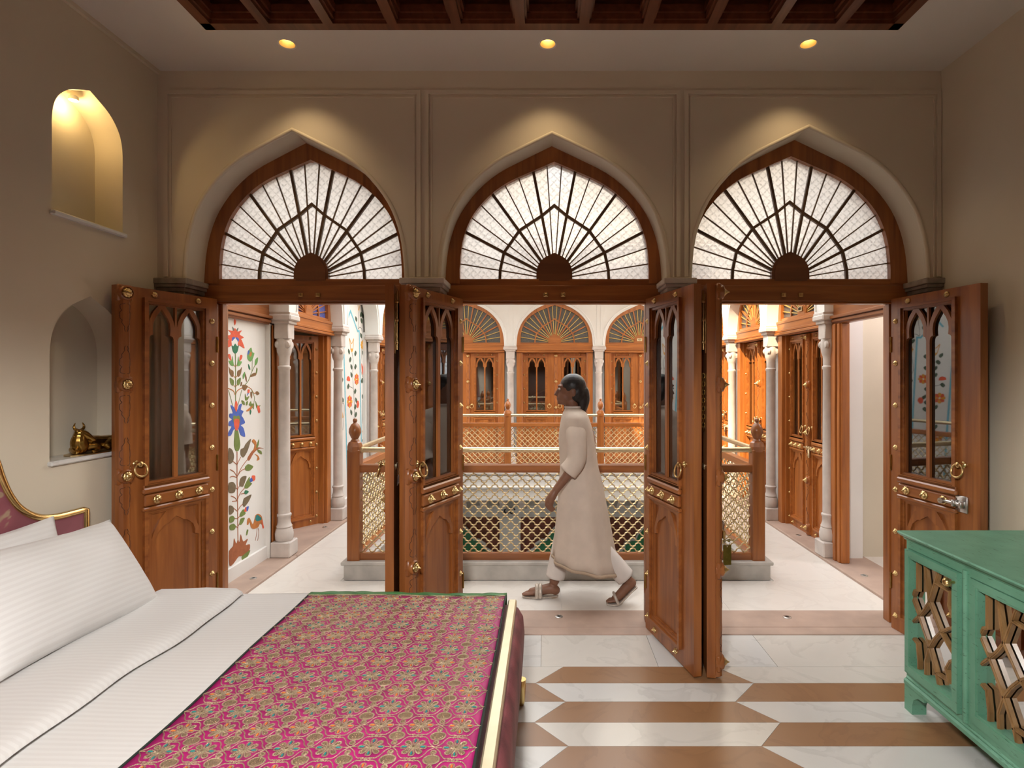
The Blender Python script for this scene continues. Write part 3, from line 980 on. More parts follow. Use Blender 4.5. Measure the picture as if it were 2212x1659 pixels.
# the well below: far gallery fascia, brackets and the storey under it
lo = link('wall_well', None); tag(lo, 'white storey below the gallery with red painted panels and green arches', 'wall', kind='structure')
ix0, ix1, iy0, iy1 = WX0 + KW, WX1 - KW, WY0 + KW, WY1 - KW
mb = MB(); mb.box(ix0 - .01, ix1 + .01, iy1 - .012, iy1 + .05, -.26, .10); mb.obj('fascia', MT['white'], lo)
mb = MB(); mb.cbox(ix0, ix1, iy1 - .05, iy1 + .05, -.075, -.045, .006); mb.obj('fascia_moulding', MT['white'], lo)
n = 22
for k in range(n):        # scallops along the fascia
    cx = ix0 + (ix1 - ix0) * (k + .5) / n; w = (ix1 - ix0) / n * .46
    pl = [(cx + w * math.cos(PI + PI * q / 8), .10 + .055 * math.sin(PI + PI * q / 8)) for q in range(9)]
    mb = MB(); mb.prism(pl, iy1 - .022, iy1 - .010); mb.obj('scallop', MT['white'], lo)
for k in range(10):
    cx = ix0 + (ix1 - ix0) * (k + .5) / 10
    prof = [(iy1 + .02, -.26), (iy1 + .02, -.31), (iy1 + .10, -.33), (iy1 + .16, -.40), (iy1 + .22, -.44), (iy1 + .60, -.52), (iy1 + .60, -.26)]
    mb = MB(); mb.prism(prof, cx - .05, cx + .05, plane='yz'); mb.obj('bracket', MT['stone'], lo)
mb = MB(); mb.box(ix0 - 1.2, ix1 + 1.2, 9.6, 10.0, -.62, -.26); mb.obj('beam', MT['greystone'], lo)
LWY = 10.0
mb = MB(); mb.prism(rect(-3.0, 3.2, -3.6, -.6), LWY, LWY + .2, holes=[rect(c - .62, c + .62, -2.9, -.92) for c in (-1.46, .153, 1.767)])
mb.obj('plaster', MT['white'], lo)
redp = plain('madder_red_painted_panel', (0.20, 0.055, 0.03), 0.7, var=0.35, scale=12)
grn = plain('leaf_green_gloss', (0.02, 0.20, 0.075), 0.35)
for c in (-1.46, .153, 1.767):
    mb = MB(); mb.box(c - .63, c + .63, LWY + .10, LWY + .14, -2.95, -.9); mb.obj('painted_panel', redp, lo)
    lobes = [(c + .52, -1.75), (c + .50, -1.62), (c + .40, -1.55), (c + .34, -1.52), (c + .33, -1.44), (c + .22, -1.36), (c + .14, -1.36), (c + .10, -1.26), (c, -1.14)]
    out = lobes + [(2 * c - x, z) for x, z in reversed(lobes[:-1])]
    mb = MB(); mb.prism([(c + .56, -2.9), *[((x - c) * 1.09 + c, z + .035) for x, z in out], (c - .56, -2.9)], LWY + .06, LWY + .10); mb.obj('arch_border', MT['white'], lo)
    mb = MB(); mb.prism([(c + .51, -2.9), *out, (c - .51, -2.9)], LWY + .03, LWY + .07); mb.obj('green_arch', grn, lo)
    for s in (-1, 1):
        pts = [(c + s * .76 + .05 * math.cos(a), LWY - .03, -.80 + .05 * math.sin(a)) for a in [PI * (.1 + 1.6 * q / 9) for q in range(10)]]
        mb = MB(); mb.tube(pts, .011, 6); mb.obj('hook', MT['iron'], lo)
for (x0, x1, y0, y1) in ((-3.2, -2.3, 3.5, 10.2), (2.5, 3.4, 3.5, 10.2), (-3.0, 3.2, 3.4, 3.9)):
    mb = MB(); mb.box(x0, x1, y0, y1, -3.6, -.26); mb.obj('side_masonry', MT['white'], lo)
mb = MB(); mb.box(-3.2, 3.4, 3.4, 10.3, -3.7, -3.6); mb.obj('ground_paving', MT['marble'], lo)

# arcade walls above the columns
def arcade(name, label, spans, faces, top, plane, end):
    """spans: (l, r) openings; faces: the two depths"""
    lo_, hi_ = end
    pl = [(lo_, 2.17), (lo_, top), (hi_, top), (hi_, 2.17)]
    if plane == 'yz':       # the timber casing fills the first bay
        pl = [(4.835, 2.17), (4.835, 2.45), (lo_, 2.45)] + pl[1:]
    for (l, r) in reversed(spans):
        pl += arch(l, r, 2.17, 2.17 + (r - l) * .60)
    mb = MB(); mb.prism(pl, faces[0], faces[1], plane=plane)
    o = mb.obj(name, MT['white'], smooth=30)
    return tag(o, label, 'wall', kind='structure')
side_spans = [(a + .085, c - .085) for a, c in zip(BAYS, BAYS[1:])]
al = arcade('wall_arcade_left', 'white arcade wall on the left of the courtyard', side_spans, (AL - .18, AL), 7.6, 'yz', (3.80, 10.4))  # unseen height above the arches is set to bound the sun patch
ar = arcade('wall_arcade_right', 'white arcade wall on the right of the courtyard', side_spans, (AR, AR + .18), 5.4, 'yz', (3.80, 10.4))
far_spans = [(-2.16, FXC[0] - .11), (FXC[0] + .11, FXC[1] - .11), (FXC[1] + .11, 2.34)]
af = arcade('wall_arcade_far', 'white arcade wall across the far end of the courtyard', far_spans, (FY, FY + .16), 5.4, 'xz', (-2.6, 2.8))
for (l, r) in far_spans:        # thin label moulding round the far arches
    pts = [(x, FY - .004, z) for x, z in arch(l - .04, r + .04, 2.19, 2.17 + (r - l) * .60 + .05)]
    mb = MB(); mb.tube(pts, .010, 6); mb.obj('arch_bead', MT['white'], af, smooth=60)
for c in FXC:
    for d in (-.035, .035):
        mb = MB(); mb.box(c + d - .005, c + d + .005, FY - .008, FY, 2.30, 5.0); mb.obj('pilaster_fillet', MT['white'], af)
for w, X0, s in ((al, AL, 1), (ar, AR, -1)):
    for (l, r) in side_spans:
        pts = [(X0 + s * .004, y, z) for y, z in arch(l - .035, r + .035, 2.19, 2.17 + (r - l) * .60 + .045)]
        mb = MB(); mb.tube(pts, .009, 6); mb.obj('arch_bead', MT['white'], w, smooth=60)

# roof slab of the gallery across the far end
mb = MB(); mb.box(-2.6, 2.8, 8.50, 10.4, 3.45, 3.63)
tag(mb.obj('ceiling_gallery', MT['white']), 'white roof slab over the far gallery', 'ceiling', kind='structure')

# engaged columns
def column_mesh():
    P = []
    mb = MB(); mb.cbox(-.085, .085, -.085, .085, 0, .135, .008); P.append(('plinth', mb.mesh('plinth')))
    mb = MB(); mb.lathe([(.062, .13), (.074, .15), (.078, .20), (.066, .245), (.058, .25), (.066, .262), (.060, .275), (.052, .30), (.052, .345), (.060, .355), (.060, .37), (.050, .38)], 20); P.append(('base', mb.mesh('base', 40)))
    mb = MB(); mb.lathe([(.049, .375), (.049, .9), (.046, 1.66), (.054, 1.672), (.054, 1.69), (.044, 1.70), (.046, 1.78), (.054, 1.80)], 20); P.append(('shaft', mb.mesh('shaft', 40)))
    mb = MB()
    mb.lathe([(.052, 1.795), (.060, 1.82), (.066, 1.88), (.062, 1.93), (.058, 1.945)], 20)
    for k in range(4):
        a = PI / 4 + k * PI / 2
        mb.lathe([(.010, -.020), (.030, -.016), (.038, 0), (.030, .016), (.010, .020)], 14, c=(.052 * math.cos(a), .052 * math.sin(a), 1.885), axis='y' if k % 2 else 'x')
    mb.cbox(-.062, .062, -.062, .062, 1.935, 2.075, .006)
    P.append(('capital', mb.mesh('capital', 40)))
    mb = MB(); mb.cbox(-.078, .078, -.078, .078, 2.07, 2.10, .004); mb.cbox(-.10, .10, -.10, .10, 2.098, 2.15, .010); mb.cbox(-.092, .092, -.092, .092, 2.148, 2.17, .002); P.append(('abacus', mb.mesh('abacus')))
    for nme, me in P: me.materials.append(MT['stone'])
    return P
COLP = column_mesh()
def column(x, y, label, s=1.0, z=.022):
    r = thing('stone_column', label, 'column', Matrix.Translation((x, y, z)) @ Matrix.Diagonal((s, s, (2.17 - z) / 2.17, 1)), 'courtyard columns')
    for nme, me in COLP: link(nme, me, r)
    return r
names_l = ['stone column between the painted tree wall and the ajar door', 'stone column between the ajar door and the blue-lined mural', 'stone column at the far side of the blue-lined mural', 'stone column farthest along the left gallery']
names_r = ['stone column beside the open white passage on the right', 'stone column between the two closed doors on the right', 'stone column beyond the sunlit door on the right', 'stone column farthest along the right gallery']
for y, a, c in zip(BAYS[:4], names_l, names_r):
    column(AL - .085, y, a); column(AR + .085, y, c)
for y in BAYS[:4]:      # masonry of the piers behind the columns
    mb = MB(); mb.box(AL - .34, AL - .172, y - .088, y + .088, 0, 2.2); mb.obj('pier', MT['white'], al)
    mb = MB(); mb.box(AR + .172, AR + .34, y - .088, y + .088, 0, 2.2); mb.obj('pier', MT['white'], ar)
for x in (*FXC, -2.27, 2.50):
    mb = MB(); mb.box(x - .115, x + .115, FY + .158, FY + .34, 0, 2.2); mb.obj('pier', MT['white'], af)
column(FXC[0], FY + .07, 'stone column on the far side, left of the middle door', 1.25)
column(FXC[1], FY + .07, 'stone column on the far side, behind the walking person', 1.25)

# ------------------------------------------------------------------ doors and fan windows round the courtyard
NWIN = [3]
def plate(root, x, y, z, text, mat_bg, mat_tx, w=.09, h=.05):
    mb = MB(); mb.cbox(x - w / 2, x + w / 2, y - .006, y, z - h / 2, z + h / 2, .002)
    p = mb.obj('number_plate', mat_bg, root)
    cu = bpy.data.curves.new('numeral', 'FONT'); cu.body = text; cu.size = h * .85; cu.align_x = 'CENTER'; cu.align_y = 'CENTER'; cu.extrude = .0008
    t = bpy.data.objects.new('tmp', cu); COL.objects.link(t)
    me = bpy.data.meshes.new_from_object(t.evaluated_get(bpy.context.evaluated_depsgraph_get()))
    bpy.data.objects.remove(t)
    me.materials.clear(); me.materials.append(mat_tx)
    o = link('numeral', me, p, Matrix.Translation((x, y - .0075, z)) @ Matrix.Rotation(PI / 2, 4, 'X'))
    return p

def bay(F, l, r, label, dlabels, swing=(0, 0), panes='smoke', number=None, gold=True, jw=.10):
    """casing, fan window and two leaves in facade coordinates (x along, y into the wall)"""
    NWIN[0] += 1
    w = link('window_%d' % NWIN[0], None, None, F)
    tag(w, label, 'window', kind='structure')
    c = (l + r) / 2; hw = (r - l) / 2
    fanlight(w, l, r, 2.24, 2.17 + (r - l) * .60, c, l + .075, r - .075, 2.235, 2.17 + (r - l) * .60 - .085, 0,
             (MT['cwood'], MT['cwood_h'], MT['cwood_h'], MT['cwood'] , MT['gold_bar'] if gold else MT['cwood'], MT[panes]), False, 2.05, jamb=jw, jamb_d=.14)
    mb = MB()
    for k, (z0, z1, e) in enumerate(((2.175, 2.205, .0), (2.085, 2.11, .012), (2.055, 2.08, .02))):
        mb.cbox(l, r, -.02 - e, .02, z0, z1, .004)
    mb.obj('cornice', MT['cwood_h'], w)
    if number: plate(w, c, .006 - .012, 2.285, number, MT['pbrass'], MT['iron'])
    lw = (r - l - 2 * jw) / 2 - .002
    out = []
    for sg, lab, sw in ((1, dlabels[0], swing[0]), (-1, dlabels[1], swing[1])):
        hx = l + jw if sg > 0 else r - jw
        M = F @ Matrix.Translation((hx, .105, .022)) @ Matrix.Rotation(sg * sw, 4, 'Z')
        out.append(door_leaf(M, sg, lab, ('cwood', 'cwood_h'), lw, 2.02))
    return w, out
FF = Matrix.Translation((0, FY + .05, 0))
FLm = Matrix.Translation((AL - .13, 0, 0)) @ Matrix.Rotation(PI / 2, 4, 'Z')
FRm = Matrix.Translation((AR + .13, 0, 0)) @ Matrix.Rotation(-PI / 2, 4, 'Z')
for k, (l, r) in enumerate(far_spans):
    wh = ('left', 'middle', 'right')[k]
    bay(FF, l, r, 'grey glass fan window over the far %s door' % wh,
        ('left leaf of the far %s door across the courtyard' % wh, 'right leaf of the far %s door across the courtyard' % wh), number='404' if k == 2 else None)
l, r = side_spans[0]
bay(FLm, l, r, 'blue glass fan window over the ajar door on the left', ('near leaf folded back inside the ajar left doorway', 'ajar teak leaf with frosted light on the left gallery'), (math.radians(86), math.radians(38)), 'blueglass', None, False)
l, r = side_spans[2]
bay(FLm, l, r, 'fan window over the door past the blue-lined mural', ('near leaf of the door past the blue-lined mural', 'far leaf of the door past the blue-lined mural'))
for k, (lab, num) in enumerate((('bearing a small number plate', '405'), ('over the sunlit door', None), ('in the far right corner', None))):
    l, r = side_spans[k]
    nm = ('nearest closed door on the right gallery', 'sunlit closed door on the right gallery', 'last closed door on the right gallery')[k]
    w_, lv = bay(FRm, -r, -l, 'fan window ' + lab + ' on the right gallery', ('far leaf of the ' + nm, 'near leaf of the ' + nm), number=num)
    mb = MB(); yb = -LT / 2 - .030       # brass bolt across the meeting stiles
    mb.tube([(-.40, yb, .905), (-.66, yb, .905)], .010, 10)
    for x in (-.44, -.50, -.56): mb.cbox(x - .012, x + .012, yb - .014, -LT / 2 - .018, .885, .925, .003)
    mb.lathe([(.006, .0), (.016, -.012), (.013, -.05), (.020, -.065), (.010, -.09)], 12, c=(-.50, yb - .006, .90))
    mb.obj('slide_bolt', MT['pbrass'], lv[1], smooth=50)

# rooms behind the doors, so that the glass looks into depth
rm = link('wall_rooms', None); tag(rm, 'plain cream rooms glimpsed behind the courtyard doors', 'wall', kind='structure')
def shell(x0, x1, y0, y1, z0, z1, openside):
    t = .06
    mb = MB()
    if openside != 'x0': mb.box(x0 - t, x0, y0, y1, z0, z1)
    if openside != 'x1': mb.box(x1, x1 + t, y0, y1, z0, z1)
    if openside != 'y0': mb.box(x0, x1, y0 - t, y0, z0, z1)
    if openside != 'y1': mb.box(x0, x1, y1, y1 + t, z0, z1)
    mb.box(x0 - t, x1 + t, y0 - t, y1 + t, z1, z1 + t)
    mb.box(x0 - t, x1 + t, y0 - t, y1 + t, z0 - t, z0)
    mb.obj('room_shell', MT['wall'], rm)
for (l, r) in far_spans: shell(l - .04, r + .04, FY + .16, FY + 3.0, 0.02, 3.3, 'y0')
for k in (0, 2):
    l, r = side_spans[k]; shell(AL - 2.6, AL - .18, l - .04, r + .04, 0.02, 3.2, 'x1')
for k in (0, 1, 2):
    l, r = side_spans[k]; shell(AR + .18, AR + 2.2, l - .04, r + .04, 0.02, 3.2, 'x0')

# left bay with the painted tree, and the wall of the second mural
XM = -2.45
ml = link('wall_mural', None); tag(ml, 'white wall panels on the left gallery', 'wall', kind='structure')
mb = MB(); mb.box(XM - .1, XM, 3.80, 5.0, 0, 2.6); mb.obj('plaster', MT['white'], ml)
mb = MB(); mb.cbox(XM - .02, XM + .018, 3.80, 4.855, .0, .13, .004); mb.obj('skirting', MT['white'], ml)
l, r = side_spans[1]
mb = MB(); mb.box(XM - .1, XM, l - .1, r + .1, 0, 3.4); mb.obj('plaster', MT['white'], ml)
mb = MB(); mb.cbox(XM - .02, XM + .018, l - .05, r + .05, 0, .13, .004); mb.obj('skirting', MT['white'], ml)

def casing(name, label, s, X0, X1, yj0, yj1):
    """timber casing of the first bay: header and far jamb"""
    w = link(name, None); tag(w, label, 'trim', kind='structure')
    a, c = min(X0, X1), max(X0, X1)
    mb = MB(); mb.cbox(a, c, 3.805, yj1, 2.06, 2.455, .006)
    for k, e in enumerate((.02, .035)):
        q = a - e if s < 0 else c + e
        mb.cbox(min(q, a), max(q, c), 3.805, 4.84, 2.075 + k * .032, 2.100 + k * .032, .004)
    mb.obj('header', MT['cwood_h' if False else 'wood_y'], w)
    mb = MB(); mb.cbox(a, c, yj0, yj1, .022, 2.06, .006); mb.obj('jamb', MT['cwood'], w)
    mb = MB()
    for k, e in enumerate((.012, .022)):
        q0 = yj0 + .02 + k * .05
        xa = (a - e, a + .01) if s < 0 else (c - .01, c + e)
        mb.cbox(xa[0], xa[1], q0, q0 + .04, .022, 2.06, .004)
    mb.obj('jamb_moulding', MT['cwood'], w)
    return w
casing('trim_2', 'timber casing round the painted tree wall', 1, XM - .02, AL - .172, 4.855, 5.02)
casing('trim_3', 'timber casing of the open white passage', -1, AR + .08, AR + .15, 4.70, 4.90)
for (a, c) in ((AL - .18, AL), (AR, AR + .18)):
    pass
# passage on the right
ps = link('wall_passage', None); tag(ps, 'white passage opening off the right gallery', 'wall', kind='structure')
mb = MB(); mb.box(AR + .16, 5.2, 4.96, 5.0, 0, 2.9); mb.obj('plaster', MT['white'], ps)
mb = MB(); mb.box(AR + .149, AR + .30, 4.86, 4.98, 0, 2.9); mb.obj('plaster', MT['white'], ps)
mb = MB(); mb.box(5.2, 5.26, 3.7, 5.0, 0, 2.9); mb.obj('plaster', MT['white'], ps)
mb = MB(); mb.box(AR + .0, 5.2, 3.6, 3.80, 0, 2.9); mb.obj('plaster', MT['white'], ps)
mb = MB(); mb.box(AR + .18, 5.2, 3.75, 5.0, 2.75, 2.9); mb.obj('plaster', MT['white'], ps)
mb = MB(); mb.box(AR + .34, 5.2, 3.80, 4.96, -.05, .012); mb.obj('paving', MT['cmarble'], ps)
mb = MB(); mb.cbox(AR + .30, 5.2, 4.945, 4.96, .012, .13, .003); mb.obj('skirting', MT['white'], ps)
mb = MB(); mb.cbox(2.93, 3.4, 4.942, 4.962, 1.64, 2.09, .004); mb.obj('access_panel', MT['white'], ps)
mb = MB(); mb.cbox(3.00, 3.4, 4.942, 4.962, 1.30, 1.60, .004); mb.obj('access_panel', MT['white'], ps)

# ------------------------------------------------------------------ railings
POST = None
def post_parts():
    P = []
    mb = MB(); mb.cbox(-.050, .050, -.050, .050, 0, .90, .008)
    mb.lathe([(.062, .88), (.062, .92), (.052, .95), (.030, .965)], 8)
    P.append(('shaft', mb.mesh('shaft')))
    mb = MB(); mb.lathe([(.030, .955), (.034, .965), (.024, .980), (.030, .988), (.048, 1.03), (.046, 1.06), (.030, 1.095), (.016, 1.105), (.012, 1.112), (.018, 1.122), (.015, 1.138), (.004, 1.145)], 18)
    P.append(('finial', mb.mesh('finial', 40)))
    return P
POSTP = post_parts()
WAVE = .0030
def wire_pts(x0, z0, dx, dz, L, cell, k):
    d = Vector((dx, 0, dz)).normalized(); n = Vector((-d.z, 0, d.x))
    sp = cell / math.sqrt(2)
    m = max(2, int(L / sp * k))
    out = []
    for i in range(m + 1):
        s = L * i / m
        out.append(Vector((x0, 0, z0)) + d * s + n * (WAVE * math.sin(4 * PI * s / sp) * (1 if dx > 0 else -1)))
    return out
def lattice(root, x0, x1, z0, z1, mat, cell=.0850, k=12, r=.0056, n=5, single=False):
    H = z1 - z0
    allb = MB()
    cnt = int(math.ceil((x1 - x0 + H) / cell))
    for sgn in (1, -1):
        for i in range(-int(math.ceil(H / cell)), int((x1 - x0) / cell) + int(math.ceil(H / cell)) + 2):
            bx_ = x0 + i * cell if sgn > 0 else x0 + i * cell
            # starts on the bottom line at bx_, rises at 45 degrees
            s0, s1 = 0.0, H
            if sgn > 0:
                a = max(0, x0 - bx_); b_ = min(H, x1 - bx_)
            else:
                a = max(0, bx_ - x1); b_ = min(H, bx_ - x0)
            sp = cell / 2
            a = math.ceil(a / sp - 1e-6) * sp; 
            if b_ - a < sp * .9: continue
            pts = wire_pts(bx_ + sgn * a, z0 + a, sgn, 1, (b_ - a) * math.sqrt(2), cell, k)
            if single:
                mb = MB(); mb.tube(pts, r, n); mb.obj('wire', mat, root, smooth=60)
            else:
                allb.tube(pts, r, n, caps=False)
    if not single:
        o = allb.obj('lattice', mat, root, smooth=60); o['kind'] = 'stuff'
def railing(label, M, L, posts, wmat, single, mats=('wood', 'wood_h'), k=12, n=5):
    rt = thing('railing', label, 'railing', M, 'railings round the courtyard well')
    for x in posts:
        p = link('post', POSTP[0][1].copy(), rt, Matrix.Translation((x, 0, .128)))
        p.data.materials.append(MT[mats[0]])
        me = POSTP[1][1].copy(); me.materials.append(MT[mats[0]])
        link('finial', me, p)
    mb = MB(); mb.cbox(0, L, -.032, .032, .843, .905, .006); mb.obj('top_rail', MT[mats[1]], rt)
    mb = MB(); mb.cbox(0, L, -.026, .026, .142, .198, .005); mb.obj('bottom_rail', MT[mats[1]], rt)
    mb = MB(); mb.tube([(0, 0, 1.02), (L, 0, 1.02)], .0215, 14)
    for x in posts:
        for s in (-1, 1):
            q = x + s * .055
            if -.001 < q < L: mb.tube([(q - .012, 0, 1.02), (q + .012, 0, 1.02)], .027, 14)
    mb.obj('brass_handrail', MT['pbrass'], rt, smooth=50)
    lattice(rt, .055, L - .055, .198, .843, wmat, single=single, k=k, n=n)
    return rt
rx0, rx1, ry0, ry1 = -1.53, 1.685, 4.445, 8.50
railing('near railing of gilt lattice that the person walks past', Matrix.Translation((rx0, ry0, 0)), rx1 - rx0, (0, rx1 - rx0), MT['wire'], True)
railing('far railing of gilt lattice across the well', Matrix.Translation((rx0, ry1, 0)), rx1 - rx0, (0, .94, 2.36, rx1 - rx0), MT['wire'], False, ('cwood', 'cwood_h'), 8, 4)
railing('left railing running back beside the flowered walls', Matrix.Translation((rx0, ry0 + .075, 0)) @ Matrix.Rotation(PI / 2, 4, 'Z'), ry1 - ry0 - .15, (1.33, 2.70), MT['wire'], False, ('cwood', 'cwood_h'), 8, 4)
railing('right railing running back beside the closed doors', Matrix.Translation((rx1, ry0 + .075, 0)) @ Matrix.Rotation(PI / 2, 4, 'Z'), ry1 - ry0 - .15, (1.33, 2.70), MT['wire'], False, ('cwood', 'cwood_h'), 8, 4)

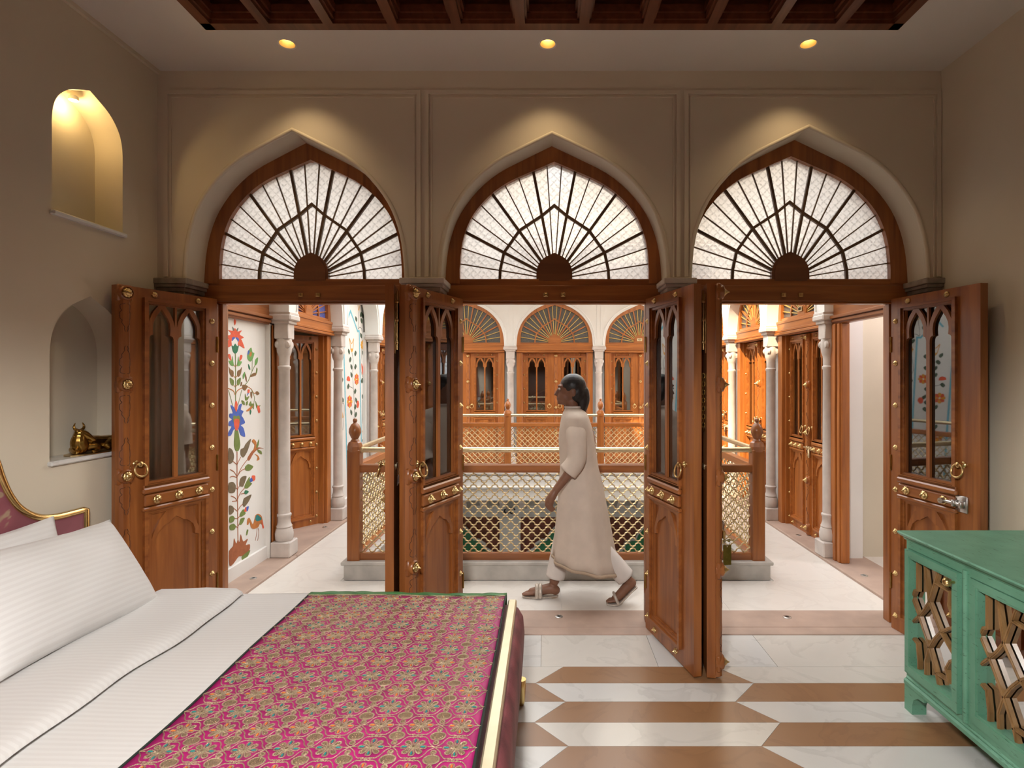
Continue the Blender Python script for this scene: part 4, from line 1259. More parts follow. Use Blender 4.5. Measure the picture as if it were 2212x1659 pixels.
MURAL_A_FILL=[('red',((4.368,2.058),(4.385,2.038),(4.368,2.009),(4.354,2.035))),('red',((4.262,1.921),(4.304,1.927),(4.314,1.943),(4.277,1.964),(4.325,1.962),(4.347,1.967),(4.368,1.987),(4.396,1.968),(4.418,1.964),(4.469,1.977),(4.435,1.943),(4.498,1.923),(4.458,1.907),(4.469,1.896),(4.51,1.835),(4.458,1.848),(4.413,1.858),(4.418,1.883),(4.39,1.909),(4.374,1.914),(4.347,1.906),(4.32,1.88),(4.325,1.85),(4.283,1.832),(4.251,1.827),(4.256,1.869),(4.288,1.89),(4.262,1.906))),('blue',((4.418,1.883),(4.426,1.905),(4.396,1.918),(4.382,1.908),(4.401,1.897))),('blue',((4.334,1.883),(4.326,1.905),(4.356,1.918),(4.37,1.908),(4.351,1.897))),('dgreen',((4.325,1.85),(4.347,1.842),(4.374,1.865),(4.401,1.845),(4.424,1.855),(4.407,1.805),(4.374,1.785),(4.341,1.802))),('grey',((4.418,1.995),(4.401,1.984),(4.39,1.967),(4.407,1.966))),('grey',((4.334,1.995),(4.351,1.984),(4.362,1.967),(4.345,1.966))),('lgreen',((4.407,1.724),(4.418,1.765),(4.429,1.731),(4.469,1.726),(4.441,1.694),(4.401,1.69))),('lgreen',((4.345,1.724),(4.334,1.765),(4.323,1.731),(4.283,1.726),(4.311,1.694),(4.351,1.69))),('red',((4.452,1.779),(4.475,1.776),(4.469,1.751),(4.435,1.728),(4.437,1.759))),('red',((4.3,1.779),(4.277,1.776),(4.283,1.751),(4.317,1.728),(4.315,1.759))),('brown',((4.401,1.625),(4.407,1.65),(4.446,1.663),(4.467,1.682),(4.458,1.638),(4.441,1.613),(4.413,1.603))),('brown',((4.351,1.625),(4.345,1.65),(4.306,1.663),(4.285,1.682),(4.294,1.638),(4.311,1.613),(4.339,1.603))),('olive',((4.401,1.542),(4.401,1.576),(4.452,1.597),(4.446,1.557),(4.418,1.535))),('olive',((4.351,1.542),(4.351,1.576),(4.3,1.597),(4.306,1.557),(4.334,1.535))),('lgreen',((4.551,1.779),(4.569,1.819),(4.611,1.847),(4.629,1.809),(4.66,1.803),(4.636,1.757),(4.599,1.73),(4.557,1.748))),('orange',((4.581,1.774),(4.587,1.8),(4.611,1.814),(4.617,1.789),(4.599,1.772))),('blue',((4.553,1.783),(4.563,1.818),(4.581,1.822),(4.581,1.8))),('lgreen',((4.667,1.705),(4.673,1.745),(4.717,1.769),(4.711,1.726),(4.685,1.702))),('dgreen',((4.563,1.709),(4.587,1.691),(4.596,1.662),(4.572,1.671))),('brown',((4.589,1.604),(4.636,1.633),(4.692,1.637),(4.679,1.614))),('olive',((4.685,1.64),(4.698,1.683),(4.711,1.667),(4.698,1.633))),('lgreen',((4.486,1.585),(4.483,1.619),(4.515,1.645),(4.51,1.607))),('brown',((4.515,1.635),(4.539,1.6),(4.541,1.562),(4.521,1.588))),('brown',((4.475,1.537),(4.51,1.54),(4.557,1.527),(4.539,1.508),(4.515,1.492),(4.481,1.506))),('brown',((4.449,1.528),(4.455,1.557),(4.471,1.563),(4.469,1.538))),('brown',((4.679,1.475),(4.711,1.481),(4.743,1.46),(4.704,1.448))),('olive',((4.515,1.467),(4.539,1.435),(4.581,1.446),(4.551,1.412),(4.518,1.416))),('red',((4.557,1.498),(4.587,1.497),(4.581,1.472),(4.557,1.466))),('blue',((4.557,1.469),(4.572,1.469),(4.545,1.447))),('brown',((4.599,1.478),(4.623,1.477),(4.621,1.425),(4.601,1.445))),('olive',((4.463,1.415),(4.504,1.404),(4.51,1.375),(4.475,1.387))),('olive',((4.533,1.397),(4.56,1.405),(4.553,1.376),(4.531,1.371))),('olive',((4.575,1.375),(4.605,1.403),(4.617,1.38),(4.654,1.381),(4.648,1.333),(4.629,1.347),(4.599,1.361))),('orange',((4.533,1.326),(4.587,1.349),(4.636,1.366),(4.611,1.335),(4.563,1.321))),('dgreen',((4.599,1.335),(4.613,1.315),(4.595,1.29),(4.587,1.317))),('olive',((4.679,1.4),(4.711,1.362),(4.762,1.359),(4.698,1.336))),('red',((4.704,1.356),(4.736,1.357),(4.756,1.306),(4.73,1.295),(4.711,1.326))),('blue',((4.309,1.382),(4.347,1.371),(4.368,1.346),(4.388,1.329),(4.413,1.352),(4.429,1.379),(4.469,1.387),(4.452,1.341),(4.492,1.326),(4.463,1.293),(4.486,1.273),(4.515,1.229),(4.452,1.216),(4.492,1.19),(4.518,1.118),(4.452,1.137),(4.418,1.191),(4.396,1.174),(4.374,1.189),(4.352,1.191),(4.314,1.149),(4.272,1.15),(4.283,1.179),(4.325,1.217),(4.283,1.227),(4.288,1.257),(4.33,1.272),(4.293,1.293),(4.298,1.319),(4.341,1.32))),('red',((4.374,1.404),(4.388,1.415),(4.407,1.384),(4.396,1.335),(4.382,1.329),(4.366,1.361))),('olive',((4.352,1.301),(4.39,1.292),(4.424,1.296),(4.441,1.27),(4.435,1.233),(4.357,1.239),(4.341,1.277))),('red',((4.357,1.267),(4.39,1.273),(4.429,1.261),(4.429,1.214),(4.401,1.177),(4.374,1.189),(4.355,1.227))),('olive',((4.371,1.187),(4.391,1.171),(4.409,1.183),(4.426,1.139),(4.445,1.058),(4.419,1.015),(4.381,1.02),(4.356,1.069),(4.362,1.146))),('khaki',((4.452,1.022),(4.498,1.03),(4.524,1.056),(4.607,1.091),(4.579,1.035),(4.545,0.988),(4.491,0.952),(4.452,0.979))),('rust',((4.551,0.936),(4.621,0.985),(4.699,1.008),(4.818,0.982),(4.735,0.992),(4.649,0.966),(4.579,0.913))),('orange',((4.621,1.067),(4.649,1.082),(4.692,1.051),(4.684,0.999),(4.642,0.982),(4.663,1.032))),('orange',((4.663,0.957),(4.721,0.934),(4.743,0.9),(4.699,0.895),(4.713,0.923))),('olive',((4.692,1.021),(4.735,1.072),(4.728,1.024),(4.699,0.997))),('olive',((4.713,0.988),(4.773,0.965),(4.78,0.937),(4.721,0.964))),('khaki',((4.283,1.051),(4.331,1.034),(4.356,0.985),(4.338,0.939),(4.283,0.937))),('khaki',((4.283,0.782),(4.344,0.781),(4.381,0.742),(4.362,0.696),(4.283,0.713))),('khaki',((4.289,0.608),(4.344,0.588),(4.35,0.545),(4.295,0.538))),('olive',((4.518,0.871),(4.565,0.886),(4.642,0.855),(4.593,0.83),(4.527,0.841))),('khaki',((4.432,0.753),(4.445,0.787),(4.484,0.801),(4.538,0.791),(4.511,0.745),(4.484,0.718),(4.439,0.731))),('olive',((4.508,0.717),(4.538,0.748),(4.586,0.779),(4.586,0.739),(4.621,0.714),(4.551,0.69),(4.511,0.7))),('red',((4.621,0.78),(4.67,0.772),(4.67,0.738),(4.628,0.735))),('blue',((4.586,0.753),(4.614,0.767),(4.635,0.737),(4.6,0.732))),('dgreen',((4.504,0.663),(4.524,0.681),(4.572,0.659),(4.531,0.645))),('khaki',((4.482,0.585),(4.498,0.618),(4.538,0.624),(4.614,0.626),(4.572,0.579),(4.511,0.55),(4.487,0.562))),('olive',((4.439,0.506),(4.491,0.533),(4.522,0.489),(4.452,0.481))),('red',((4.498,0.513),(4.531,0.545),(4.545,0.505))),('blue',((4.535,0.537),(4.572,0.539),(4.558,0.506),(4.538,0.507))),('olive',((4.432,0.432),(4.452,0.467),(4.511,0.459),(4.478,0.424),(4.445,0.418))),('olive',((4.295,0.517),(4.338,0.519),(4.366,0.492),(4.344,0.47),(4.297,0.475))),('olive',((4.297,0.454),(4.35,0.454),(4.381,0.425),(4.356,0.403),(4.301,0.419))),('rust',((4.344,0.281),(4.356,0.337),(4.388,0.285),(4.413,0.313),(4.432,0.283),(4.452,0.341),(4.487,0.274),(4.558,0.275),(4.524,0.233),(4.586,0.222),(4.579,0.173),(4.471,0.163),(4.419,0.173),(4.344,0.141),(4.295,0.144),(4.289,0.256))),('olive',((4.478,0.125),(4.471,0.16),(4.593,0.172),(4.545,0.125))),('orange',((4.545,0.395),(4.551,0.434),(4.579,0.442),(4.607,0.409),(4.635,0.372),(4.656,0.396),(4.677,0.436),(4.721,0.44),(4.78,0.402),(4.81,0.302),(4.78,0.333),(4.75,0.349),(4.721,0.326),(4.649,0.331),(4.607,0.357),(4.586,0.407),(4.565,0.39))),('teal',((4.67,0.407),(4.699,0.438),(4.765,0.398),(4.773,0.377),(4.706,0.379))),('red',((4.773,0.381),(4.818,0.3),(4.795,0.298))),('olive',((4.531,0.312),(4.545,0.352),(4.565,0.346),(4.551,0.313)))]
MURAL_A_STEM=[('olive',0.009,((4.376,1.785),(4.379,1.6),(4.379,1.41))),('rust',0.01,((4.4,1.011),(4.4,0.809),(4.407,0.574),(4.413,0.303))),('orange',0.007,((4.379,1.462),(4.407,1.495),(4.475,1.515))),('orange',0.007,((4.373,1.462),(4.345,1.495),(4.277,1.515))),('olive',0.005,((4.413,1.377),(4.469,1.5))),('olive',0.005,((4.339,1.377),(4.283,1.5))),('orange',0.005,((4.377,1.683),(4.401,1.699))),('orange',0.005,((4.375,1.683),(4.351,1.699))),('orange',0.005,((4.377,1.597),(4.404,1.613))),('orange',0.005,((4.375,1.597),(4.348,1.613))),('orange',0.005,((4.377,1.523),(4.407,1.545))),('orange',0.005,((4.375,1.523),(4.345,1.545))),('olive',0.006,((4.475,1.515),(4.563,1.568),(4.611,1.633),(4.673,1.705))),('olive',0.005,((4.623,1.652),(4.629,1.756))),('orange',0.005,((4.551,1.524),(4.611,1.503),(4.648,1.47),(4.685,1.465))),('olive',0.005,((4.611,1.503),(4.66,1.437),(4.654,1.385))),('rust',0.006,((4.4,0.908),(4.452,0.961))),('rust',0.006,((4.4,0.908),(4.338,0.946))),('rust',0.006,((4.407,0.815),(4.465,0.876),(4.551,0.925))),('rust',0.006,((4.413,0.821),(4.458,0.849),(4.518,0.857))),('rust',0.006,((4.4,0.812),(4.356,0.859),(4.301,0.886))),('rust',0.006,((4.4,0.805),(4.344,0.826),(4.301,0.827))),('rust',0.006,((4.407,0.709),(4.439,0.738))),('rust',0.006,((4.407,0.709),(4.381,0.728))),('rust',0.006,((4.407,0.631),(4.445,0.672),(4.511,0.702))),('rust',0.006,((4.452,0.664),(4.504,0.66))),('rust',0.006,((4.4,0.621),(4.369,0.653),(4.313,0.679))),('rust',0.006,((4.4,0.621),(4.331,0.633))),('rust',0.006,((4.407,0.538),(4.445,0.565),(4.484,0.577))),('rust',0.006,((4.4,0.54),(4.35,0.577))),('rust',0.006,((4.407,0.478),(4.439,0.491))),('rust',0.006,((4.407,0.478),(4.362,0.493))),('rust',0.006,((4.407,0.407),(4.432,0.432))),('rust',0.006,((4.407,0.407),(4.381,0.425))),('rust',0.005,((4.706,0.33),(4.699,0.287),(4.677,0.225))),('rust',0.005,((4.721,0.318),(4.733,0.277),(4.713,0.214)))]
MURAL_B_FILL=[('yellow',((6.957,1.955),(6.998,1.963),(7.04,1.959),(6.998,1.912))),('dleaf',((6.871,1.953),(6.923,1.931),(6.926,1.902),(6.906,1.884),(6.865,1.914))),('dleaf',((6.943,1.856),(6.981,1.832),(6.964,1.803),(6.928,1.784),(6.901,1.816))),('dleaf',((6.959,1.767),(7.012,1.743),(7.016,1.714),(6.995,1.696),(6.952,1.728))),('dleaf',((7.131,1.771),(7.171,1.747),(7.153,1.717),(7.116,1.698),(7.087,1.73))),('dleaf',((6.959,1.667),(7.012,1.642),(7.016,1.613),(6.995,1.595),(6.952,1.627))),('dleaf',((7.131,1.943),(7.171,1.919),(7.153,1.889),(7.116,1.869),(7.087,1.901))),('dleaf',((6.874,1.522),(6.911,1.497),(6.894,1.469),(6.86,1.452),(6.833,1.484))),('dleaf',((7.121,1.456),(7.161,1.43),(7.143,1.401),(7.106,1.384),(7.077,1.417))),('dleaf',((7.131,1.342),(7.187,1.314),(7.191,1.284),(7.169,1.267),(7.124,1.302))),('dleaf',((7.125,1.256),(7.165,1.228),(7.146,1.2),(7.109,1.184),(7.081,1.218))),('dleaf',((6.953,1.197),(7.006,1.169),(7.009,1.14),(6.989,1.123),(6.946,1.158))),('dleaf',((7.148,1.157),(7.188,1.129),(7.17,1.101),(7.132,1.085),(7.104,1.12))),('dleaf',((7.32,2.188),(7.379,2.166),(7.382,2.136),(7.36,2.115),(7.312,2.146))),('dleaf',((7.434,2.197),(7.495,2.175),(7.499,2.144),(7.475,2.123),(7.426,2.154))),('dleaf',((7.398,1.956),(7.458,1.932),(7.462,1.902),(7.439,1.882),(7.39,1.914))),('dleaf',((7.391,1.594),(7.433,1.567),(7.414,1.536),(7.374,1.518),(7.343,1.552))),('dleaf',((7.47,1.599),(7.532,1.572),(7.536,1.541),(7.512,1.522),(7.463,1.557))),('dleaf',((7.391,1.374),(7.451,1.345),(7.455,1.314),(7.431,1.296),(7.383,1.332))),('dleaf',((7.537,1.339),(7.581,1.31),(7.561,1.28),(7.519,1.262),(7.488,1.298))),('dleaf',((7.445,0.798),(7.488,0.766),(7.468,0.738),(7.428,0.723),(7.397,0.761))),('dleaf',((7.507,0.743),(7.569,0.709),(7.573,0.677),(7.549,0.661),(7.499,0.701))),('dleaf',((7.348,2.467),(7.39,2.446),(7.371,2.413),(7.331,2.39),(7.301,2.42))),('dleaf',((7.38,2.459),(7.44,2.439),(7.444,2.409),(7.42,2.388),(7.372,2.417))),('dleaf',((7.131,2.384),(7.187,2.365),(7.191,2.336),(7.169,2.315),(7.124,2.343))),('dleaf',((7.337,2.384),(7.397,2.363),(7.4,2.333),(7.377,2.312),(7.33,2.341))),('dleaf',((6.664,1.6),(6.699,1.575),(6.683,1.548),(6.65,1.531),(6.625,1.562))),('dleaf',((6.661,1.364),(6.71,1.338),(6.713,1.31),(6.694,1.294),(6.655,1.327))),('dleaf',((6.959,0.906),(7.012,0.876),(7.016,0.846),(6.995,0.831),(6.952,0.868))),('dleaf',((7.131,0.797),(7.171,0.767),(7.153,0.74),(7.116,0.726),(7.087,0.762))),('dleaf',((6.991,0.678),(7.045,0.646),(7.048,0.616),(7.027,0.601),(6.984,0.64))),('dleaf',((7.434,0.572),(7.495,0.537),(7.499,0.505),(7.475,0.49),(7.426,0.531))),('dleaf',((7.47,0.351),(7.532,0.314),(7.536,0.282),(7.512,0.267),(7.463,0.31))),('dleaf',((7.098,0.505),(7.138,0.473),(7.12,0.446),(7.083,0.434),(7.054,0.471))),('yellow',((7.185,1.574),(7.222,1.551),(7.255,1.559),(7.255,1.588),(7.222,1.597))),('red',((7.181,1.567),(7.189,1.527),(7.219,1.513),(7.242,1.533),(7.226,1.56))),('yellow',((7.173,1.563),(7.147,1.531),(7.156,1.503),(7.189,1.502),(7.199,1.531))),('red',((7.164,1.567),(7.12,1.56),(7.105,1.534),(7.127,1.514),(7.157,1.528))),('yellow',((7.16,1.574),(7.124,1.597),(7.093,1.589),(7.093,1.56),(7.124,1.552))),('red',((7.164,1.582),(7.157,1.621),(7.127,1.635),(7.105,1.614),(7.12,1.588))),('yellow',((7.173,1.585),(7.199,1.617),(7.189,1.646),(7.156,1.645),(7.147,1.617))),('red',((7.181,1.582),(7.226,1.588),(7.242,1.615),(7.219,1.635),(7.189,1.621))),('yellow',((6.932,1.297),(6.972,1.27),(7.008,1.278),(7.008,1.309),(6.972,1.319))),('red',((6.928,1.289),(6.936,1.247),(6.969,1.23),(6.994,1.251),(6.976,1.279))),('yellow',((6.919,1.286),(6.891,1.253),(6.901,1.222),(6.936,1.221),(6.947,1.25))),('red',((6.909,1.289),(6.862,1.285),(6.845,1.258),(6.869,1.236),(6.901,1.249))),('yellow',((6.906,1.298),(6.866,1.323),(6.832,1.316),(6.832,1.286),(6.866,1.275))),('red',((6.909,1.306),(6.901,1.347),(6.869,1.363),(6.845,1.343),(6.862,1.314))),('yellow',((6.919,1.308),(6.947,1.341),(6.936,1.372),(6.901,1.373),(6.891,1.344))),('red',((6.928,1.305),(6.976,1.31),(6.994,1.337),(6.969,1.36),(6.936,1.346))),('yellow',((7.425,2.033),(7.461,2.015),(7.493,2.025),(7.493,2.049),(7.461,2.054))),('yellow',((7.422,2.026),(7.429,1.994),(7.458,1.984),(7.481,2.002),(7.465,2.023))),('yellow',((7.413,2.023),(7.388,1.995),(7.397,1.972),(7.429,1.973),(7.439,1.998))),('yellow',((7.405,2.025),(7.362,2.017),(7.347,1.995),(7.369,1.979),(7.398,1.992))),('yellow',((7.401,2.031),(7.366,2.048),(7.335,2.039),(7.335,2.016),(7.366,2.01))),('yellow',((7.405,2.038),(7.398,2.07),(7.369,2.08),(7.347,2.061),(7.362,2.041))),('yellow',((7.413,2.041),(7.439,2.069),(7.429,2.092),(7.397,2.09),(7.388,2.066))),('yellow',((7.422,2.039),(7.465,2.047),(7.481,2.07),(7.458,2.085),(7.429,2.072))),('yellow',((7.502,0.868),(7.539,0.845),(7.572,0.849),(7.572,0.873),(7.539,0.884))),('yellow',((7.498,0.862),(7.506,0.828),(7.536,0.813),(7.559,0.828),(7.543,0.852))),('yellow',((7.49,0.86),(7.464,0.835),(7.474,0.81),(7.506,0.807),(7.516,0.83))),('yellow',((7.481,0.863),(7.437,0.862),(7.422,0.842),(7.444,0.823),(7.474,0.831))),('yellow',((7.478,0.87),(7.441,0.893),(7.41,0.889),(7.41,0.865),(7.441,0.855))),('yellow',((7.481,0.876),(7.474,0.91),(7.444,0.924),(7.422,0.909),(7.437,0.886))),('yellow',((7.49,0.878),(7.516,0.903),(7.506,0.928),(7.474,0.931),(7.464,0.907))),('yellow',((7.498,0.874),(7.543,0.876),(7.559,0.897),(7.536,0.916),(7.506,0.907))),('yellow',((6.963,0.725),(7.0,0.698),(7.034,0.702),(7.034,0.73),(7.0,0.742))),('red',((6.959,0.718),(6.967,0.679),(6.997,0.661),(7.021,0.678),(7.004,0.706))),('yellow',((6.95,0.716),(6.924,0.688),(6.934,0.659),(6.967,0.655),(6.977,0.681))),('red',((6.942,0.72),(6.897,0.719),(6.881,0.696),(6.904,0.674),(6.934,0.683))),('yellow',((6.938,0.728),(6.901,0.754),(6.869,0.75),(6.869,0.723),(6.901,0.71))),('red',((6.942,0.735),(6.934,0.773),(6.904,0.79),(6.881,0.774),(6.897,0.746))),('yellow',((6.95,0.737),(6.977,0.765),(6.967,0.793),(6.934,0.797),(6.924,0.771))),('red',((6.959,0.732),(7.004,0.733),(7.021,0.757),(6.997,0.779),(6.967,0.769))),('red',((6.82,1.564),(6.835,1.603),(6.878,1.614),(6.919,1.597),(6.928,1.553))),('red',((7.173,1.251),(7.196,1.294),(7.241,1.292),(7.268,1.247),(7.23,1.202),(7.19,1.21))),('red',((7.36,1.786),(7.424,1.734),(7.486,1.79),(7.49,1.657),(7.442,1.621),(7.388,1.656))),('red',((7.435,1.11),(7.482,1.248),(7.564,1.101),(7.493,1.176))),('yellow',((7.413,1.657),(7.442,1.669),(7.471,1.657),(7.442,1.619))),('yellow',((6.647,1.234),(6.7,1.124),(6.662,1.116)))]
MURAL_B_STEM=[('sky',0.03,((6.863,2.331),(6.95,2.429),(7.213,2.2),(7.275,2.203),(7.36,0.722),(7.406,-0.057))),('sky',0.03,((6.712,2.061),(6.811,0.787),(6.857,0.066))),('grey',0.008,((6.998,1.923),(7.047,1.812),(7.03,1.642),(7.063,1.393),(7.096,1.221),(7.079,1.074),(7.014,0.932),(7.063,0.701))),('yellow',0.012,((6.912,2.086),(6.957,1.955),(6.998,1.923),(7.04,1.959),(7.063,2.091))),('yellow',0.012,((6.912,2.086),(6.989,2.024),(7.063,2.091))),('yellow',0.012,((7.22,2.543),(7.255,2.471),(7.3,2.553))),('grey',0.007,((7.255,2.471),(7.23,2.236),(7.3,2.26),(7.388,2.203),(7.36,1.916),(7.335,1.703),(7.424,1.597))),('grey',0.007,((7.497,1.284),(7.388,1.265),(7.424,0.917),(7.442,0.724),(7.424,0.297))),('grey',0.007,((6.872,1.498),(7.03,1.462))),('grey',0.007,((6.647,1.288),(6.735,1.251),(6.691,0.963)))]

# ------------------------------------------------------------------ painted walls
def smooth_loop(pts, k=3):
    P = [Vector(p) for p in pts]; n = len(P); out = []
    for i in range(n):
        p0, p1, p2, p3 = P[i - 1], P[i], P[(i + 1) % n], P[(i + 2) % n]
        for j in range(k):
            t = j / k; q = 0.5
            m1 = (p2 - p0) * .40; m2 = (p3 - p1) * .40
            out.append((2 * t ** 3 - 3 * t ** 2 + 1) * p1 + (t ** 3 - 2 * t ** 2 + t) * m1 + (-2 * t ** 3 + 3 * t ** 2) * p2 + (t ** 3 - t ** 2) * m2)
    return [tuple(p) for p in out]
def mural(label, fills, stems, X):
    root = thing('wall_painting', label, 'mural', Matrix.Translation((X, 0, 0)))
    for (c, w, pts) in stems:
        path = [tuple(p) for p in catmull(pts, 4)] if len(pts) > 2 and c != 'sky' else [tuple(p) for p in pts]
        mb = MB()
        mb.sweep_rect(path, w, .0014, plane='yz', y=.0014)
        mb.obj('painted_stem' if c != 'sky' else 'painted_border', MT['p_' + c], root)
    h = .0016
    for (c, pts) in fills:
        h += .00001
        try:
            mb = MB(); mb.prism(smooth_loop(pts), 0, h, plane='yz')
        except Exception:
            continue
        mb.obj('painted_leaf' if c in ('dgreen', 'lgreen', 'olive', 'khaki', 'dleaf', 'brown', 'grey') else 'painted_petal', MT['p_' + c], root)
    return root
mural('painted flowering tree with a crane on the white left wall', MURAL_A_FILL, MURAL_A_STEM, XM + .0004)
mural('painted flower vine inside a blue line on the farther white wall', MURAL_B_FILL, MURAL_B_STEM, XM + .0004)

# ------------------------------------------------------------------ bed
BX0, BX1, BY0, BY1 = -2.30, -0.135, 0.98, 2.76
def sstep(a, b, t):
    t = min(max((t - a) / (b - a), 0), 1); return t * t * (3 - 2 * t)
def topz(x, y):
    """surface of the made bed"""
    z = .522 + .006 * math.sin(x * 5.1 + y * 2.3) + .004 * math.sin(y * 7.7 - x * 3.1)
    return z + .004 - .010 * sstep(2.66, 2.80, y) ** 2
bed = thing('bed', 'wide bed with gilt arched headboard and wine upholstery by the left wall', 'bed')
def rring(x0, x1, y0, y1, z, r, n=6):
    out = []
    for (cx, cy, a0) in ((x1 - r, y1 - r, 0), (x0 + r, y1 - r, PI / 2), (x0 + r, y0 + r, PI), (x1 - r, y0 + r, 1.5 * PI)):
        for k in range(n + 1):
            a = a0 + PI / 2 * k / n
            out.append((cx + r * math.cos(a), cy + r * math.sin(a), z))
    return out
mb = MB()
rings = []
for z, e in ((.115, -.012), (.13, .008), (.22, .022), (.34, .028), (.42, .022), (.465, .002), (.478, -.02)):
    rings.append(rring(BX0, BX1 + e, BY0 - e, BY1 + e, z, .05))
mb.loft(rings); mb.obj('upholstered_base', MT['wine'], bed, smooth=60)
mb = MB(); mb.cbox(BX1 - .052, BX1 - .010, BY0 + .01, BY1 - .02, .470, .506, .006); mb.obj('gilt_edge', MT['champagne'], bed)
for (x, y) in ((-.122, 2.715), (-.122, 1.03), (-2.22, 2.70), (-2.22, 1.04)):
    mb = MB(); mb.lathe([(.012, 0), (.014, .004), (.018, .02), (.024, .125)], 12, c=(x, y, 0)); mb.obj('leg', MT['gilt'], bed, smooth=40)
half = [(2.80, .12), (2.80, .70), (2.80, .935), (2.72, .935), (2.62, .940), (2.53, .963), (2.45, 1.02), (2.40, 1.09), (2.365, 1.17), (2.33, 1.27), (2.24, 1.42), (2.12, 1.54), (2.0, 1.615), (1.87, 1.65)]
prof = half[:3] + [tuple(p) for p in catmull(half[2:], 4)][1:]
full = prof + [(3.74 - y, z) for y, z in reversed(prof[:-1])]
mb = MB(); mb.prism([(1.87 + (y - 1.87) * .985, z - .008) for y, z in full], XL + .004, -2.318, plane='yz'); mb.obj('headboard', MT['velvet'], bed)
mb = MB(); mb.tube([(-2.322, y, z) for y, z in full], .0165, 10); mb.obj('headboard_frame', MT['gilt'], bed, smooth=60)

mb = MB()
rings = [rring(-2.27, -.205, 1.0, 2.735, z, r) for z, r in ((.482, .03), (.49, .06), (.51, .08))]
rings = [rring(-2.27 + e, -.205 - e, 1.0 + e, 2.735 - e, z, .07) for z, e in ((.481, .012), (.492, .0), (.506, .002), (.515, .02))]
mb.loft(rings)
tag(mb.obj('mattress', MT['sheet'], smooth=60), 'white sheeted mattress showing between pillow and folded duvet', 'mattress')

# duvet with its turned-down band
duvet = thing('duvet', 'white satin-striped duvet folded back below the pillows', 'duvet')
def dz(u, v):
    x = -1.86 + (1.86 - .205) * u; y = 1.005 + (2.80 - 1.005) * v
    return (x, y, topz(x, y) + .004)
mb = MB()
nu, nv = 60, 60
def dz2(u, v):
    x = -1.86 + (1.86 - .205) * u
    if v < .93:
        y = 1.005 + (2.765 - 1.005) * (v / .93); return (x, y, topz(x, y))
    t = (v - .93) / .07
    y = 2.765 + .028 * math.sin(t * PI / 2); return (x, y, topz(x, 2.765) - .12 * t ** 1.3)
mb.grid(dz2, nu, nv)
o = mb.obj('cover', MT['linen'], duvet, smooth=70)
sm = o.modifiers.new('thickness', 'SOLIDIFY'); sm.thickness = .008; sm.offset = 1
mb = MB()
rings = []
for j in range(41):
    v = j / 40
    y = 1.005 + 1.80 * v
    drop = .0 if y < 2.70 else .16 * ((y - 2.70) / .105) ** 2.2
    w = .012 * math.sin(y * 6.2) + .006 * math.sin(y * 15)
    prof = [(-1.90, .004), (-1.915, .022), (-1.88, .040), (-1.78, .046 + w * .4), (-1.66, .052), (-1.56, .054 + w * .3), (-1.505 + w, .050), (-1.478 + w, .036), (-1.474 + w, .024), (-1.49 + w, .012), (-1.60, .011)]
    rings.append([(x, y, topz(max(x, -1.8), min(y, 2.76)) + z - drop) for x, z in prof])
mb.loft(rings); mb.obj('turned_down_band', MT['linen'], duvet, smooth=70)

# pillows
def pillow(label, W, Hh, T, M, seed):
    rnd = random.Random(seed)
    mb = MB()
    nu, nv = 36, 26
    def sh(s):
        def f(a, b_):
            u = a * 2 - 1; v = b_ * 2 - 1
            eu = 1 - .055 * (1 - abs(v) ** 2.2) * abs(u) ** 3; ev = 1 - .075 * (1 - abs(u) ** 2.2) * abs(v) ** 3
            h = T * (max(0, 1 - abs(u) ** 2.6) * max(0, 1 - abs(v) ** 2.6)) ** .55
            h += .006 * math.sin(u * 7 + seed) * math.sin(v * 6 + seed) * (1 - u * u) * (1 - v * v)
            fold = .010 * math.sin((u + v) * 14 + seed) * abs(u * v) ** 2 * (1 - abs(u)) * 6
            return (u * W / 2 * eu, s * (h + .003 * s * 0 + .0025) + fold * .4, v * Hh / 2 * ev)
        return f
    mb.grid(sh(-1), nu, nv); mb.grid(sh(1), nu, nv)
    me = mb.mesh('pillow', None)
    bm = bmesh.new(); bm.from_mesh(me); bmesh.ops.remove_doubles(bm, verts=bm.verts, dist=.0001)
    # close the rim
    be = [e for e in bm.edges if e.is_boundary]
    if be: bmesh.ops.bridge_loops(bm, edges=be)
    bmesh.ops.recalc_face_normals(bm, faces=bm.faces); bm.to_mesh(me); bm.free()
    me.polygons.foreach_set('use_smooth', [True] * len(me.polygons))
    me.materials.append(MT['linen_x'])
    o = link('pillow', me, None, M)
    return tag(o, label, 'pillow', 'pillows on the bed')
# local x -> world -Y side, leaning back on the headboard
def lean(x, y, z, tilt, yaw=0, roll=0):
    return Matrix.Translation((x, y, z)) @ Matrix.Rotation(-PI / 2 + yaw, 4, 'Z') @ Matrix.Rotation(tilt, 4, 'X') @ Matrix.Rotation(roll, 4, 'Y')
pillow('plump white pillow leaning in front on the bed', .82, .47, .10, lean(-1.955, 2.245, .752, math.radians(34), .07, math.radians(-5)), 3)
pillow('white pillow mostly hidden behind the plump one against the headboard', 0.82, .44, .055, lean(-2.205, 2.16, .752, math.radians(20), .0, 0), 5)

